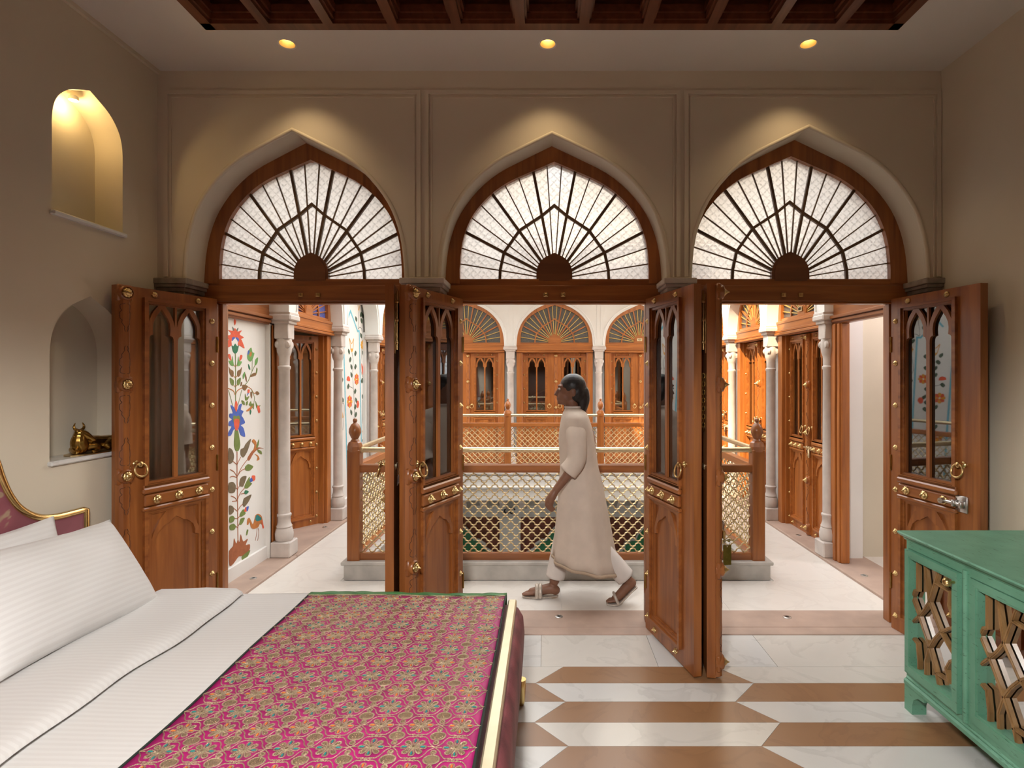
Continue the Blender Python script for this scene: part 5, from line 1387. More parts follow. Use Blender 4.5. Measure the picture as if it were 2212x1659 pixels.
# ------------------------------------------------------------------ embroidered runner
run = thing('bed_runner', 'magenta silk runner embroidered in gold across the bed foot', 'runner')
RX0, RX1, RY0, RY1 = -1.160, -0.197, 1.01, 2.705
def rz(x, y): return topz(x, min(y, 2.76)) + .0125
mb = MB()
mb.grid(lambda u, v: (RX0 + (RX1 - RX0) * u, RY0 + (RY1 - RY0) * v, rz(RX0 + (RX1 - RX0) * u, RY0 + (RY1 - RY0) * v)), 40, 60)
o = mb.obj('silk', MT['magenta'], run, smooth=70)
sm = o.modifiers.new('thickness', 'SOLIDIFY'); sm.thickness = .003; sm.offset = -1
mb = MB()
def gb(u, v):
    x = RX0 - .004 + (RX1 - RX0 + .006) * u
    if v < .4: y = RY1 + .045 * v / .4; return (x, y, rz(x, y) + .003 + .003 * math.sin(x * 40))
    t = (v - .4) / .6; y = RY1 + .045 + .022 * math.sin(t * PI / 2)
    return (x, y + .004 * math.sin(x * 30), rz(x, RY1 + .045) + .003 - .14 * t ** 1.4)
mb.grid(gb, 50, 14)
o = mb.obj('border', MT['greensilk'], run, smooth=70)
sm = o.modifiers.new('thickness', 'SOLIDIFY'); sm.thickness = .002; sm.offset = 1
for x in (RX0, RX1):
    mb = MB(); mb.tube([(x, RY0 + (RY1 - RY0) * k / 40, rz(x, RY0 + (RY1 - RY0) * k / 40)) for k in range(41)], .0048, 6)
    mb.obj('piping', MT['blackedge'], run, smooth=60)
mb = MB(); mb.tube([(RX0 + (RX1 - RX0) * k / 30, RY1, rz(RX0 + (RX1 - RX0) * k / 30, RY1) + .001) for k in range(31)], .0035, 6); mb.obj('piping', MT['zari'], run, smooth=60)

def teardrop(mb, a, r0, r1, w, rad, z=.0, n=10):
    c, s = math.cos(a), math.sin(a)
    pts = []
    for k in range(n):
        t = 2 * PI * k / n
        rr = (r0 + r1) / 2 + (r1 - r0) / 2 * math.cos(t)
        ww = w * math.sin(t) * (0.62 + 0.38 * math.cos(t))
        pts.append((c * rr - s * ww, s * rr + c * ww, z))
    mb.tube(pts, rad, 4, closed=True)
def blob(mb, cx, cy, rx, ry, h, a=0, n=10, z=0):
    rings = []
    for (k, hh) in ((1.0, 0), (.85, .6), (.5, .95), (.08, 1.0)):
        ring = []
        for q in range(n):
            t = 2 * PI * q / n
            x, y = rx * k * math.cos(t), ry * k * math.sin(t)
            ring.append((cx + x * math.cos(a) - y * math.sin(a), cy + x * math.sin(a) + y * math.cos(a), z + h * hh))
        rings.append(ring)
    mb.loft(rings)
def flower_mesh(gem):
    mb = MB(); R = .0365
    for k in range(8):
        a = k * PI / 4
        mb.cur = 0; teardrop(mb, a, .010, R, .0102, .0024)
        mb.cur = 1 if k % 2 else 2
        if k % 2: blob(mb, .026 * math.cos(a), .026 * math.sin(a), .0085, .006, .002, a, 8)
        else: blob(mb, .0265 * math.cos(a), .0265 * math.sin(a), .0078, .0032, .0035, a, 8, .001)
    mb.cur = 0; blob(mb, 0, 0, .0115, .0115, .0045, 0, 10)
    mb.cur = 1; blob(mb, 0, 0, .006, .006, .0065, 0, 8)
    me = mb.mesh('flower_motif', 60)
    for m_ in (MT['zari'], MT['zari_dark'], gem): me.materials.append(m_)
    return me
FLT, FLO = flower_mesh(MT['tealthread']), flower_mesh(MT['orangethread'])
mb = MB()
mb.tube([(.022 * math.cos(2 * PI * q / 16), .0185 * math.sin(2 * PI * q / 16), 0) for q in range(16)], .0024, 4, closed=True)
mb.cur = 1; blob(mb, 0, 0, .0195, .016, .0028, 0, 14)
mb.cur = 0
for s in (-1, 1):
    mb.tube([(.0075 * math.cos(2 * PI * q / 10), s * .030 + .0085 * math.sin(2 * PI * q / 10), 0) for q in range(10)], .0024, 4, closed=True)
    mb.cur = 1; blob(mb, 0, s * .030, .006, .007, .002, 0, 8); mb.cur = 0
MED = mb.mesh('medallion_motif', 60); MED.materials.append(MT['zari']); MED.materials.append(MT['zari_dark'])
GX, GY = (RX1 - RX0) / 8.0, .0978
gar = MB()
rows = int((RY1 - RY0) / GY)
for j in range(rows):
    y = RY1 - GY * (.5 + j)
    for i in range(8):
        x = RX0 + GX * (i + .5)
        o = link('flower_motif', FLT if j % 2 else FLO, run); o.location = (x, y, rz(x, y) + .001); o.scale = (1, 1, .7)
        if i < 7:
            x2 = x + GX / 2; y2 = y - GY / 2
            if j < rows - 1:
                o = link('medallion_motif', MED, run); o.location = (x2, y2, rz(x2, y2) + .001); o.scale = (1, 1, .7)
        # wavy garlands from the crossing beside the flower to the crest below it
        for s in (-1, 1):
            for t in (-1, 1):
                P0 = (x + s * GX / 2, y); P3 = (x, y + t * GY / 2)
                pts = [P0, (x + s * GX * .36, y + t * GY * .16), (x + s * GX * .30, y + t * GY * .32), (x + s * GX * .20, y + t * GY * .45), (x + s * GX * .08, y + t * GY * .44), P3]
                q = [(min(max(p.x, RX0 + .004), RX1 - .004), min(max(p.y, RY0 + .003), RY1 - .003)) for p in catmull(pts, 3)]
                gar.tube([(a, b_, rz(a, b_) + .0009) for a, b_ in q], .0019, 4)
        for s in (-1, 1):      # crest beads
            for q in range(3):
                bx_, by_ = x + (q - 1) * .012, y - GY / 2 + s * .004
                if by_ > RY0 + .01: blob(gar, bx_, by_, .0050, .0035, .002, 0, 6, rz(bx_, by_) + .0005)
        gar.tube([(x + s, y, rz(x, y) + .002) for s in (.04, GX / 2)], .0016, 4)
        gar.tube([(x - s, y, rz(x, y) + .002) for s in (.04, GX / 2)], .0016, 4)
o = gar.obj('garland_thread', MT['zari'], run, smooth=60); o['kind'] = 'stuff'

# ------------------------------------------------------------------ green cabinet
cab = thing('sideboard', 'green painted sideboard with mirrored lattice doors by the right wall', 'sideboard')
CXF, CXB, CYF, CYN = 1.742, 2.385, 2.685, 0.98
mb = MB(); mb.prism([(CYN, .145), (CYF, .145), (CYF, .815), (CYN, .815)], CXF + .075, CXB, plane='yz'); mb.obj('carcass', MT['green'], cab)
DP = .392; DWid = .345
doors = [(CYF - .012 - DP * k, CYF - .012 - DP * k - DWid) for k in range(4)]
hol = [rect(b_, a, .185, .780) for a, b_ in doors]
mb = MB(); mb.prism(rect(CYN, CYF, .145, .815), CXF, CXF + .08, holes=hol, plane='yz'); mb.obj('face_frame', MT['green'], cab)
for k in range(3):
    y = doors[k][1] - (DP - DWid) / 2
    mb = MB(); mb.tube([(CXF - .002, y, .17), (CXF - .002, y, .80)], .012, 8); mb.obj('stile_bead', MT['green'], cab, smooth=50)
mb = MB()
sec = [(CXF + .05, .812), (CXF + .004, .812), (CXF - .004, .822), (CXF - .004, .828), (CXF - .018, .832), (CXF - .030, .842), (CXF - .034, .848), (CXF - .030, .854), (CXB, .854), (CXB, .812)]
mb.prism(sec, CYN - .03, CYF + .022, plane='xz')
mb.obj('top', MT['green'], cab)
mb = MB(); mb.cbox(CXF - .014, CXB, CYN - .01, CYF + .008, .118, .150, .008); mb.cbox(CXF - .006, CXB, CYN, CYF, .148, .162, .005); mb.obj('base_moulding', MT['green'], cab)
for (x0, x1) in ((CXF - .008, CXF + .060), (CXB - .068, CXB)):
    for yy, sgn in ((CYF + .004, -1), (CYN - .004, 1)):
        pl = [(yy, 0), (yy + sgn * .055, 0), (yy + sgn * .056, .045), (yy + sgn * .066, .075), (yy + sgn * .095, .098), (yy + sgn * .14, .105), (yy + sgn * .14, .120), (yy, .120)]
        mb = MB(); mb.prism(pl, x0, x1, plane='yz'); mb.obj('foot', MT['green'], cab)
LAT = [[(.30, 1), (.41, .678), (.67, .479), (.93, .365), (1.0, .33)],
       [(.63, 1), (.52, .84), (.41, .678), (.30, .585), (.17, .50), (.0, .40), (.0, .26), (.12, .24), (.16, .09), (.16, .0)],
       [(.13, 1), (.13, .72), (.06, .70), (.0, .63), (.17, .5), (.41, .28), (.56, .12), (.63, 0)],
       [(1.0, .60), (.84, .55), (.67, .479), (.52, .38), (.41, .28), (.32, .13), (.33, 0)],
       [(.55, .87), (.86, .86), (.84, .74), (.93, .66), (1, .60)],
       [(1, .34), (.86, .28), (.78, .20), (.84, .11), (.56, .10)]]
def cab_door(a, b_, proud, k):
    d = MB()
    x0 = CXF - proud
    z0, z1 = .188, .777
    fw = .030
    d.prism(rect(b_ + .003, a - .003, z0, z1), x0, x0 + .045, holes=[rect(b_ + fw, a - fw, z0 + fw + .008, z1 - fw)], plane='yz')
    r = d.obj('door', MT['green'], cab)
    iy0, iy1, iz0, iz1 = b_ + fw, a - fw, z0 + fw + .008, z1 - fw
    mb = MB(); mb.prism(rect(iy0, iy1, iz0, iz1), x0 + .004, x0 + .04, holes=[rect(iy0 + .008, iy1 - .008, iz0 + .010, iz1 - .008)], plane='yz'); mb.obj('door_moulding', MT['green'], r)
    mb = MB(); mb.box(x0 + .040, x0 + .044, iy0 - .002, iy1 + .002, iz0 - .002, iz1 + .002); mb.obj('mirror', MT['mirror'], r)
    for poly in LAT:
        path = [(iy1 - u * (iy1 - iy0), iz0 + v * (iz1 - iz0)) for u, v in poly]
        mb = MB(); mb.sweep_rect(path, .0135, .018, plane='yz', y=x0 + .036)
        mb.sweep_rect(path, .006, .005, plane='yz', y=x0 + .019)
        mb.obj('lattice_strip', MT['antique_gold'], r)
    ky = b_ + fw * .55
    mb = MB(); mb.lathe([(.006, 0), (.006, -.018), (.010, -.020), (.0185, -.027), (.0185, -.038), (.011, -.046), (.002, -.048)], 24, c=(x0, ky, .735), axis='x', scallop=(10, .16))
    mb.obj('knob', MT['brass'], r, smooth=40)
for k, (a, b_) in enumerate(doors): cab_door(a, b_, .020 if k == 0 else .004, k)

# ------------------------------------------------------------------ person walking along the gallery
PY = 3.985
MT['skin'] = plain('brown_skin', (0.21, 0.095, 0.055), 0.5, var=0.08, scale=30)
MT['hair'] = plain('black_hair', (0.014, 0.011, 0.010), 0.4, var=0.4, scale=60, bmp=0.3, bscale=90)
MT['kurta'] = plain('beige_cotton', (0.60, 0.50, 0.415), 0.85, var=0.05, scale=12, bmp=0.15, bscale=30)
MT['hem'] = plain('tan_hem_band', (0.44, 0.33, 0.235), 0.8, var=0.06, scale=20)
MT['trouser'] = plain('white_cotton', (0.66, 0.60, 0.555), 0.85, var=0.04, scale=10, bmp=0.15, bscale=25)
MT['sandal'] = plain('silver_beige_leather', (0.52, 0.45, 0.38), 0.4, 0.3, var=0.15, scale=80)
MT['sole'] = plain('tan_sole', (0.38, 0.27, 0.16), 0.6)

def ellipsoid(mb, c, r, n=18, m=12, rot=None):
    R = rot or Matrix.Identity(3)
    rings = []
    for j in range(1, m):
        p = PI * j / m
        rings.append([Vector(c) + R @ Vector((r[0] * math.sin(p) * math.cos(2 * PI * k / n), r[1] * math.sin(p) * math.sin(2 * PI * k / n), r[2] * math.cos(p))) for k in range(n)])
    mb.loft(rings)
def limb(mb, pts, rs, n=12):
    P = catmull(pts, 4)
    Rr = [v.x for v in catmull([(r, 0, 0) for r in rs], 4)]
    mb.tube(P, Rr, n)
    ellipsoid(mb, pts[0], (rs[0],) * 3, 10, 8); ellipsoid(mb, pts[-1], (rs[-1],) * 3, 10, 8)
def fuse(mb, name, mat, voxel, parent=None, smooth_it=6):
    """union of overlapping pieces as one continuous skin"""
    me = mb.mesh('tmp')
    o = bpy.data.objects.new('tmp', me); COL.objects.link(o)
    r = o.modifiers.new('r', 'REMESH'); r.mode = 'VOXEL'; r.voxel_size = voxel
    s = o.modifiers.new('s', 'SMOOTH'); s.factor = .5; s.iterations = smooth_it
    dg = bpy.context.evaluated_depsgraph_get()
    me2 = bpy.data.meshes.new_from_object(o.evaluated_get(dg))
    bpy.data.objects.remove(o)
    me2.materials.clear(); me2.materials.append(mat)
    me2.polygons.foreach_set('use_smooth', [True] * len(me2.polygons))
    me2.name = name
    return link(name, me2, parent)

HX, HZ = .172, 1.505      # head centre
b_ = MB()
limb(b_, [(.27, PY, .86), (.25, PY, 1.0), (.225, PY, 1.16), (.205, PY, 1.29)], [.125, .115, .125, .10])
ellipsoid(b_, (.205, PY, 1.29), (.07, .15, .05))
limb(b_, [(.205, PY, 1.33), (.192, PY, 1.38), (.182, PY, 1.43)], [.055, .047, .050])
ellipsoid(b_, (HX + .01, PY, HZ + .015), (.092, .072, .098))                 # skull
ellipsoid(b_, (HX - .030, PY, HZ - .045), (.062, .056, .062))                # jaw
ellipsoid(b_, (HX - .072, PY, HZ - .085), (.020, .024, .018))                # chin
b_.tube([(HX - .078, PY, HZ + .022), (HX - .096, PY, HZ - .010), (HX - .107, PY, HZ - .026), (HX - .086, PY, HZ - .034)], [.009, .011, .014, .010], 8)   # nose
b_.tube([(HX - .088, PY - .020, HZ - .056), (HX - .094, PY, HZ - .055), (HX - .088, PY + .020, HZ - .056)], [.004, .008, .004], 8)
b_.tube([(HX - .086, PY - .018, HZ - .066), (HX - .091, PY, HZ - .067), (HX - .086, PY + .018, HZ - .066)], [.004, .008, .004], 8)
for s in (-1, 1):
    ellipsoid(b_, (HX + .018, PY + s * .074, HZ - .012), (.020, .009, .032))      # ears
    b_.tube([(HX - .066, PY + s * .050, HZ + .030), (HX - .082, PY + s * .030, HZ + .036), (HX - .086, PY + s * .010, HZ + .030)], [.006, .008, .006], 8)  # brow
# legs: the far one planted in front, the near one pushing off behind
legs = {1: [(.25, PY + .06, .84), (.135, PY + .07, .47), (.060, PY + .065, .12)], -1: [(.27, PY - .06, .84), (.325, PY - .07, .46), (.575, PY - .065, .170)]}
for s, L in legs.items():
    limb(b_, L, [.072, .055, .038])
fy = PY + .062
limb(b_, [(.068, fy, .050), (.03, fy, .062), (-.05, fy, .046), (-.105, fy, .036)], [.034, .038, .034, .030])
for k in range(5):
    y = fy - .026 + k * .0135
    limb(b_, [(-.100, y, .034), (-.138 - .010 * (2 - abs(k - 1)), y - .002, .030), (-.155 - .008 * (2 - abs(k - 1)), y - .002, .027)], [.013, .0105, .009], 8)
ry = PY - .065
limb(b_, [(.605, ry, .150), (.578, ry, .130), (.525, ry, .070), (.490, ry, .040)], [.032, .036, .034, .030])
for k in range(5):
    y = ry - .026 + k * .0135
    limb(b_, [(.492, y, .036), (.462 - .006 * (2 - abs(k - 1)), y, .029), (.442 - .008 * (2 - abs(k - 1)), y, .027)], [.013, .0105, .009], 8)
# arms
armN = [(.205, PY - .155, 1.270), (.205, PY - .195, 1.04), (.070, PY - .190, .835)]
armF = [(.205, PY + .155, 1.270), (.255, PY + .190, 1.03), (.250, PY + .200, .80)]
for A in (armN, armF): limb(b_, A, [.036, .038, .027])
def hand(wx, wy, wz, fwd, s):
    """relaxed hand hanging from the wrist, fingers curled towards fwd"""
    limb(b_, [(wx, wy, wz), (wx - fwd * .028, wy, wz - .045), (wx - fwd * .045, wy, wz - .082)], [.024, .030, .027], 10)
    for k, L in enumerate((.062, .072, .068, .052)):
        ox = .020 - .0135 * k
        bx_, bz_ = wx - fwd * .045 - ox * fwd, wz - .085 + ox * .25
        yy = wy
        limb(b_, [(bx_, yy, bz_), (bx_ - fwd * .008, yy + s * .004, bz_ - L * .45), (bx_ + fwd * .004, yy + s * .014, bz_ - L * .80), (bx_ + fwd * .012, yy + s * .022, bz_ - L)], [.0098, .0092, .0082, .0070], 8)
    limb(b_, [(wx - fwd * .030, wy, wz - .035), (wx - fwd * .062, wy + s * .010, wz - .060), (wx - fwd * .072, wy + s * .018, wz - .088)], [.013, .011, .009], 8)
hand(armN[-1][0], armN[-1][1], armN[-1][2], 1, 1)
hand(armF[-1][0], armF[-1][1], armF[-1][2], 1, -1)
person = fuse(b_, 'person', MT['skin'], .0055)
tag(person, 'person in a long beige kurta and white trousers striding past the railing', 'person')

MT['eye'] = plain('eye_white', (0.62, 0.58, 0.54), 0.3, var=0)
for s in (-1, 1):
    mb = MB(); ellipsoid(mb, (HX - .076, PY + s * .030, HZ + .012), (.010, .013, .010), 12, 8); mb.cur = 1
    ellipsoid(mb, (HX - .0835, PY + s * .031, HZ + .012), (.004, .0055, .0055), 10, 6)
    mb.obj('eye', [MT['eye'], MT['hair']], person, smooth=60)
# hair: cap, nape and a loose tail
mb = MB()
ellipsoid(mb, (HX + .020, PY, HZ + .030), (.096, .079, .094))
ellipsoid(mb, (HX + .048, PY, HZ - .010), (.070, .076, .085))
limb(mb, [(HX + .085, PY, HZ - .01), (HX + .092, PY, HZ - .07), (HX + .082, PY, HZ - .14), (HX + .078, PY, HZ - .19)], [.052, .050, .036, .016])
fuse(mb, 'hair', MT['hair'], .007, person, 3)
# kurta
def ring(cx, z, rx, ry, amt, tilt, n=56, ph=0):
    out = []
    for k in range(n):
        t = 2 * PI * k / n
        f = 1 + amt * (.6 * math.sin(9 * t + ph) + .4 * math.sin(5 * t + 1.3 * ph))
        x = cx + rx * f * math.cos(t); y = PY + ry * f * math.sin(t)
        out.append((x, y, z - tilt * (x - cx)))
    return out
KR = [(.192, 1.385, .056, .060, 0, 0), (.198, 1.368, .066, .085, 0, 0), (.203, 1.350, .082, .165, .0, 0), (.206, 1.315, .098, .205, .004, 0), (.21, 1.25, .114, .205, .008, 0),
      (.215, 1.16, .128, .185, .012, 0), (.225, 1.05, .132, .172, .018, 0), (.235, .95, .138, .168, .02, 0), (.245, .84, .158, .185, .025, .02), (.252, .72, .172, .195, .03, .05),
      (.260, .58, .190, .205, .045, .09), (.268, .44, .208, .215, .060, .13), (.276, .33, .225, .222, .072, .17), (.282, .255, .238, .228, .080, .20)]
rings = [ring(c, z, rx, ry_, a, t, ph=z * 2.2) for c, z, rx, ry_, a, t in KR]
mb = MB(); mb.loft(rings, False, False)
ku = mb.obj('kurta', MT['kurta'], person, smooth=80)
sm = ku.modifiers.new('thickness', 'SOLIDIFY'); sm.thickness = .006; sm.offset = -1
mb = MB()
mb.loft([[(x + (x - .28) * .012, y + (y - PY) * .012, z) for x, y, z in ring(c, z, rx, ry_, a, t, ph=z * 2.2)] for c, z, rx, ry_, a, t in ((.280, .275, .2345, .2265, .0775, .193), (.282, .2535, .2385, .2285, .080, .20))], False, False)
hb = mb.obj('hem_band', MT['hem'], ku, smooth=80)
sm = hb.modifiers.new('thickness', 'SOLIDIFY'); sm.thickness = .005; sm.offset = 0
mb = MB(); mb.tube([(.192 + .056 * math.cos(2 * PI * k / 24), PY + .060 * math.sin(2 * PI * k / 24), 1.387) for k in range(24)], .008, 8, closed=True)
mb.obj('collar', MT['trouser'], ku, smooth=60)
for A in (armN, armF):
    e, w = Vector(A[1]), Vector(A[2])
    m3 = e.lerp(w, .42)
    P = catmull([Vector((A[0][0], PY + (A[0][1] - PY) * .62, 1.285)), Vector(A[0]).lerp(e, .35), e, m3], 5)
    R = [.050, .056, .062, .067, .071, .070, .069, .068, .067, .066, .066, .066, .066, .066, .067, .068]
    mb = MB(); mb.tube(P, R[:len(P)], 18, caps=False)
    o = mb.obj('sleeve', MT['kurta'], person, smooth=80)
    sm = o.modifiers.new('thickness', 'SOLIDIFY'); sm.thickness = .004; sm.offset = -1
# trousers
for s, L in legs.items():
    a, k_, c = [Vector(p) for p in L]
    P = catmull([a.lerp(k_, .45), a.lerp(k_, .75), k_, k_.lerp(c, .6), k_.lerp(c, .93)], 5)
    n = len(P); R = [.088 - .018 * min(1, i / (n * .55)) for i in range(n)]
    mb = MB()
    rings = []
    mb.tube(P, R, 18, caps=False)
    o = mb.obj('trouser_leg', MT['trouser'], person, smooth=80)
    sm = o.modifiers.new('thickness', 'SOLIDIFY'); sm.thickness = .004; sm.offset = -1
# sandals
def sole_outline(x0, x1, y, hw):
    out = []
    for k in range(24):
        t = 2 * PI * k / 24
        u = math.cos(t); w = hw * (1 + .18 * -u)
        out.append(((x0 + x1) / 2 + (x1 - x0) / 2 * u, y + w * math.sin(t) * (1 - .10 * u)))
    return out
sd = thing('sandal', 'flat silver-strapped sandal on the foot stepping forward', 'sandal', None, 'sandals')
mb = MB(); mb.prism(sole_outline(-.176, .088, fy, .043), .004, .013, plane='xy'); mb.obj('sole', MT['sandal'], sd)
mb = MB(); mb.prism(sole_outline(.025, .084, fy, .030), .0005, .0045, plane='xy'); mb.obj('heel', MT['sole'], sd)
mb = MB()
for off in (-.012, .012):
    pts = [(-.055 + off, fy + .047 * math.cos(PI * q / 10), .008 + .078 * math.sin(PI * q / 10)) for q in range(11)]
    mb.tube(pts, .014, 6)
mb.obj('strap', MT['sandal'], sd, smooth=60)
sd = thing('sandal', 'flat tan sandal on the foot pushing off behind', 'sandal', None, 'sandals')
pts2 = [(.425, .006), (.500, .008), (.545, .045), (.600, .100), (.640, .125)]
mb = MB()
def strip(u, v):
    P = catmull([(x, z, 0) for x, z in pts2], 6)
    i = min(int(u * (len(P) - 1)), len(P) - 1)
    p = P[i]; w = .042 * (1 - (abs(u - .45) / .62) ** 4)
    return (p.x, ry + (v * 2 - 1) * w, p.y)
mb.grid(strip, 24, 6)
o = mb.obj('sole', MT['sandal'], sd, smooth=70); sm = o.modifiers.new('thickness', 'SOLIDIFY'); sm.thickness = .009; sm.offset = 0
mb = MB(); pts = [(.505 - .03 * math.sin(PI * q / 10), ry + .046 * math.cos(PI * q / 10), .012 + .068 * math.sin(PI * q / 10)) for q in range(11)]
mb.tube(pts, .010, 6); mb.obj('strap', MT['sandal'], sd, smooth=60)

# ------------------------------------------------------------------ small things
# brass bull lying in the lower niche
bl = MB()
bx_, bz_ = -2.425, 1.2035
def B(y, dx_, dz_): return (bx_ + dx_, y, bz_ + dz_)
limb(bl, [B(2.915, .0, .046), B(2.97, 0, .046), B(3.03, 0, .042), B(3.085, 0, .042)], [.042, .041, .038, .036])     # trunk
limb(bl, [B(2.885, .004, .036), B(2.872, .008, .064), B(2.872, .010, .090)], [.040, .036, .028])                     # chest and neck
ellipsoid(bl, B(2.93, 0, .086), (.020, .026, .014), 12, 8)                                                           # hump
limb(bl, [B(2.874, .010, .106), B(2.890, .024, .097), B(2.908, .038, .080), B(2.916, .045, .070)], [.0235, .0215, .0145, .0125])   # head turned to the room
ellipsoid(bl, B(2.919, .048, .069), (.012, .012, .010), 12, 8)                                                       # muzzle
limb(bl, [B(2.900, .024, .030), B(2.930, .050, .034), B(2.948, .048, .014), B(2.915, .060, .009), B(2.900, .062, .008)], [.020, .015, .011, .009, .009])
limb(bl, [B(2.870, -.02, .022), B(2.842, .012, .014), B(2.828, .034, .010)], [.018, .013, .010])
limb(bl, [B(3.06, .026, .040), B(3.01, .044, .026), B(3.055, .050, .012)], [.030, .020, .012])
limb(bl, [B(2.862, .004, .102), B(2.846, .006, .092)], [.009, .005], 8)                                              # ears
limb(bl, [B(2.898, .008, .108), B(2.918, .004, .098)], [.009, .005], 8)
for s, y0 in ((-1, 2.866), (1, 2.886)):
    limb(bl, [B(y0, .008, .122), B(y0 + s * .016, .007, .130), B(y0 + s * .021, .006, .144), B(y0 + s * .012, .005, .160)], [.0085, .0075, .0055, .0025], 8)
bull = fuse(bl, 'bull_figurine', MT['dbrass'], .0024, None, 1)
tag(bull, 'brass bull lying on its plate in the lower niche', 'figurine')
mb = MB(); mb.prism([(bx_ + .005 + .072 * math.cos(2 * PI * q / 32), 2.955 + .150 * math.sin(2 * PI * q / 32)) for q in range(32)], 1.1995, 1.2035, plane='xy')
mb.obj('base_plate', MT['brass'], bull)

# recessed ceiling lamps; the rear three are unseen, added as fill
def emitter(name, c, s):
    m, nt, b_ = nmat(name)
    b_.inputs['Base Color'].default_value = (*c, 1)
    b_.inputs['Emission Color'].default_value = (*c, 1); b_.inputs['Emission Strength'].default_value = s
    return m
MT['lamp'] = emitter('warm_lamp_face', (1.0, 0.74, 0.38), 14.0)
MT['reflector'] = plain('gold_reflector', (0.80, 0.60, 0.28), 0.35, 0.7, var=0.02)
LAMP_LABEL = ['recessed ceiling lamp over the left arch', 'recessed ceiling lamp over the middle arch', 'recessed ceiling lamp over the right arch',
              'added fill lamp in the ceiling behind the viewer on the left', 'added fill lamp in the ceiling behind the viewer in the middle', 'added fill lamp in the ceiling behind the viewer on the right']
for i, (x, y) in enumerate(DOWNLIGHTS):
    d = thing('ceiling_lamp', LAMP_LABEL[i], 'lamp', Matrix.Translation((x, y, ZC)), 'recessed ceiling lamps')
    mb = MB()
    mb.lathe([(.043, .03), (.0425, -.001), (.049, -.004), (.050, 0.0)], 28)
    mb.f = mb.f[:-2]; mb.m = mb.m[:-2]
    mb.obj('trim_ring', MT['white'], d, smooth=40)
    mb = MB(); mb.lathe([(.0415, .0), (.030, .05)], 28); mb.f = mb.f[:-2]; mb.m = mb.m[:-2]; mb.obj('reflector', MT['reflector'], d, smooth=60)
    mb = MB(); mb.lathe([(.030, .048), (.030, .054)], 24); mb.obj('lamp_face', MT['lamp'], d)
    ld = bpy.data.lights.new('lamp_beam', 'SPOT')
    ld.energy = 11.0 if i < 3 else 6.0
    ld.color = (1.0, 0.72, 0.40); ld.spot_size = math.radians(104); ld.spot_blend = .75; ld.shadow_soft_size = .03
    lo_ = bpy.data.objects.new('lamp_beam', ld); COL.objects.link(lo_); lo_.parent = d; lo_.location = (0, 0, .006)

# added fill light in the form of a shaded pendant, unseen above the viewer
PX, PYY, PZ = -.25, .12, 2.25
pd = thing('fill_pendant', 'added fill light shaped as a pendant, out of view above the viewer', 'lamp', Matrix.Translation((PX, PYY, PZ)))
mb = MB(); mb.lathe([(.30, 0), (.26, .22), (.20, .30), (.03, .34), (.03, .335), (.195, .295), (.255, .215), (.295, 0)], 32); mb.f = mb.f[:-2]; mb.m = mb.m[:-2]; mb.obj('shade', MT['champagne'], pd, smooth=50)
mb = MB(); mb.tube([(0, 0, .33), (0, 0, ZC + .16 - PZ)], .006, 8); mb.obj('cord', MT['brass'], pd)
mb = MB(); ellipsoid(mb, (0, 0, .16), (.05, .05, .06)); mb.obj('bulb', emitter('fill_bulb', (1.0, .86, .68), 6.0), pd, smooth=60)
ld = bpy.data.lights.new('fill_beam', 'SPOT'); ld.energy = 300.0; ld.color = (1.0, .96, .93); ld.spot_size = math.radians(171); ld.spot_blend = .25; ld.shadow_soft_size = .16
lo_ = bpy.data.objects.new('fill_beam', ld); COL.objects.link(lo_); lo_.parent = pd; lo_.location = (0, 0, -.01)

# ceiling lamp of the white passage
pa = thing('passage_lamp', 'round ceiling lamp in the white passage', 'lamp', Matrix.Translation((3.35, 4.35, 2.75)))
mb = MB(); mb.lathe([(.16, 0), (.16, -.03), (.12, -.06), (.02, -.075)], 24); mb.obj('diffuser', emitter('passage_diffuser', (1.0, .91, .93), 62.0), pa, smooth=50)
mb = MB(); mb.lathe([(.175, 0), (.175, -.02), (.162, -.022)], 24); mb.f = mb.f[:-2]; mb.m = mb.m[:-2]; mb.obj('trim_ring', MT['brass'], pa, smooth=40)

# small lamp in the soffit of the upper niche
d = thing('niche_lamp', 'small lamp glowing in the head of the upper niche', 'lamp', Matrix.Translation((XL - .085, 2.878, 3.035)))
mb = MB(); mb.lathe([(.022, .0), (.022, .018), (.016, .022)], 18); mb.obj('housing', MT['white'], d, smooth=40)
mb = MB(); mb.lathe([(.018, -.002), (.018, .001)], 18); mb.obj('lamp_face', MT['lamp'], d)
ld = bpy.data.lights.new('niche_beam', 'POINT'); ld.energy = 1.6; ld.color = (1.0, .70, .30); ld.shadow_soft_size = .015
lo_ = bpy.data.objects.new('niche_beam', ld); COL.objects.link(lo_); lo_.parent = d; lo_.location = (0, 0, -.02)

# added dark floor covering, unseen, keeps bounce light off the upper walls
mb = MB(); mb.cbox(-1.9, 1.9, -3.2, .35, .001, .012, .003)
tag(mb.obj('bounce_absorber', MT['wine']), 'added dark wine floor covering behind the viewer to cut bounce light', 'bounce_absorber')

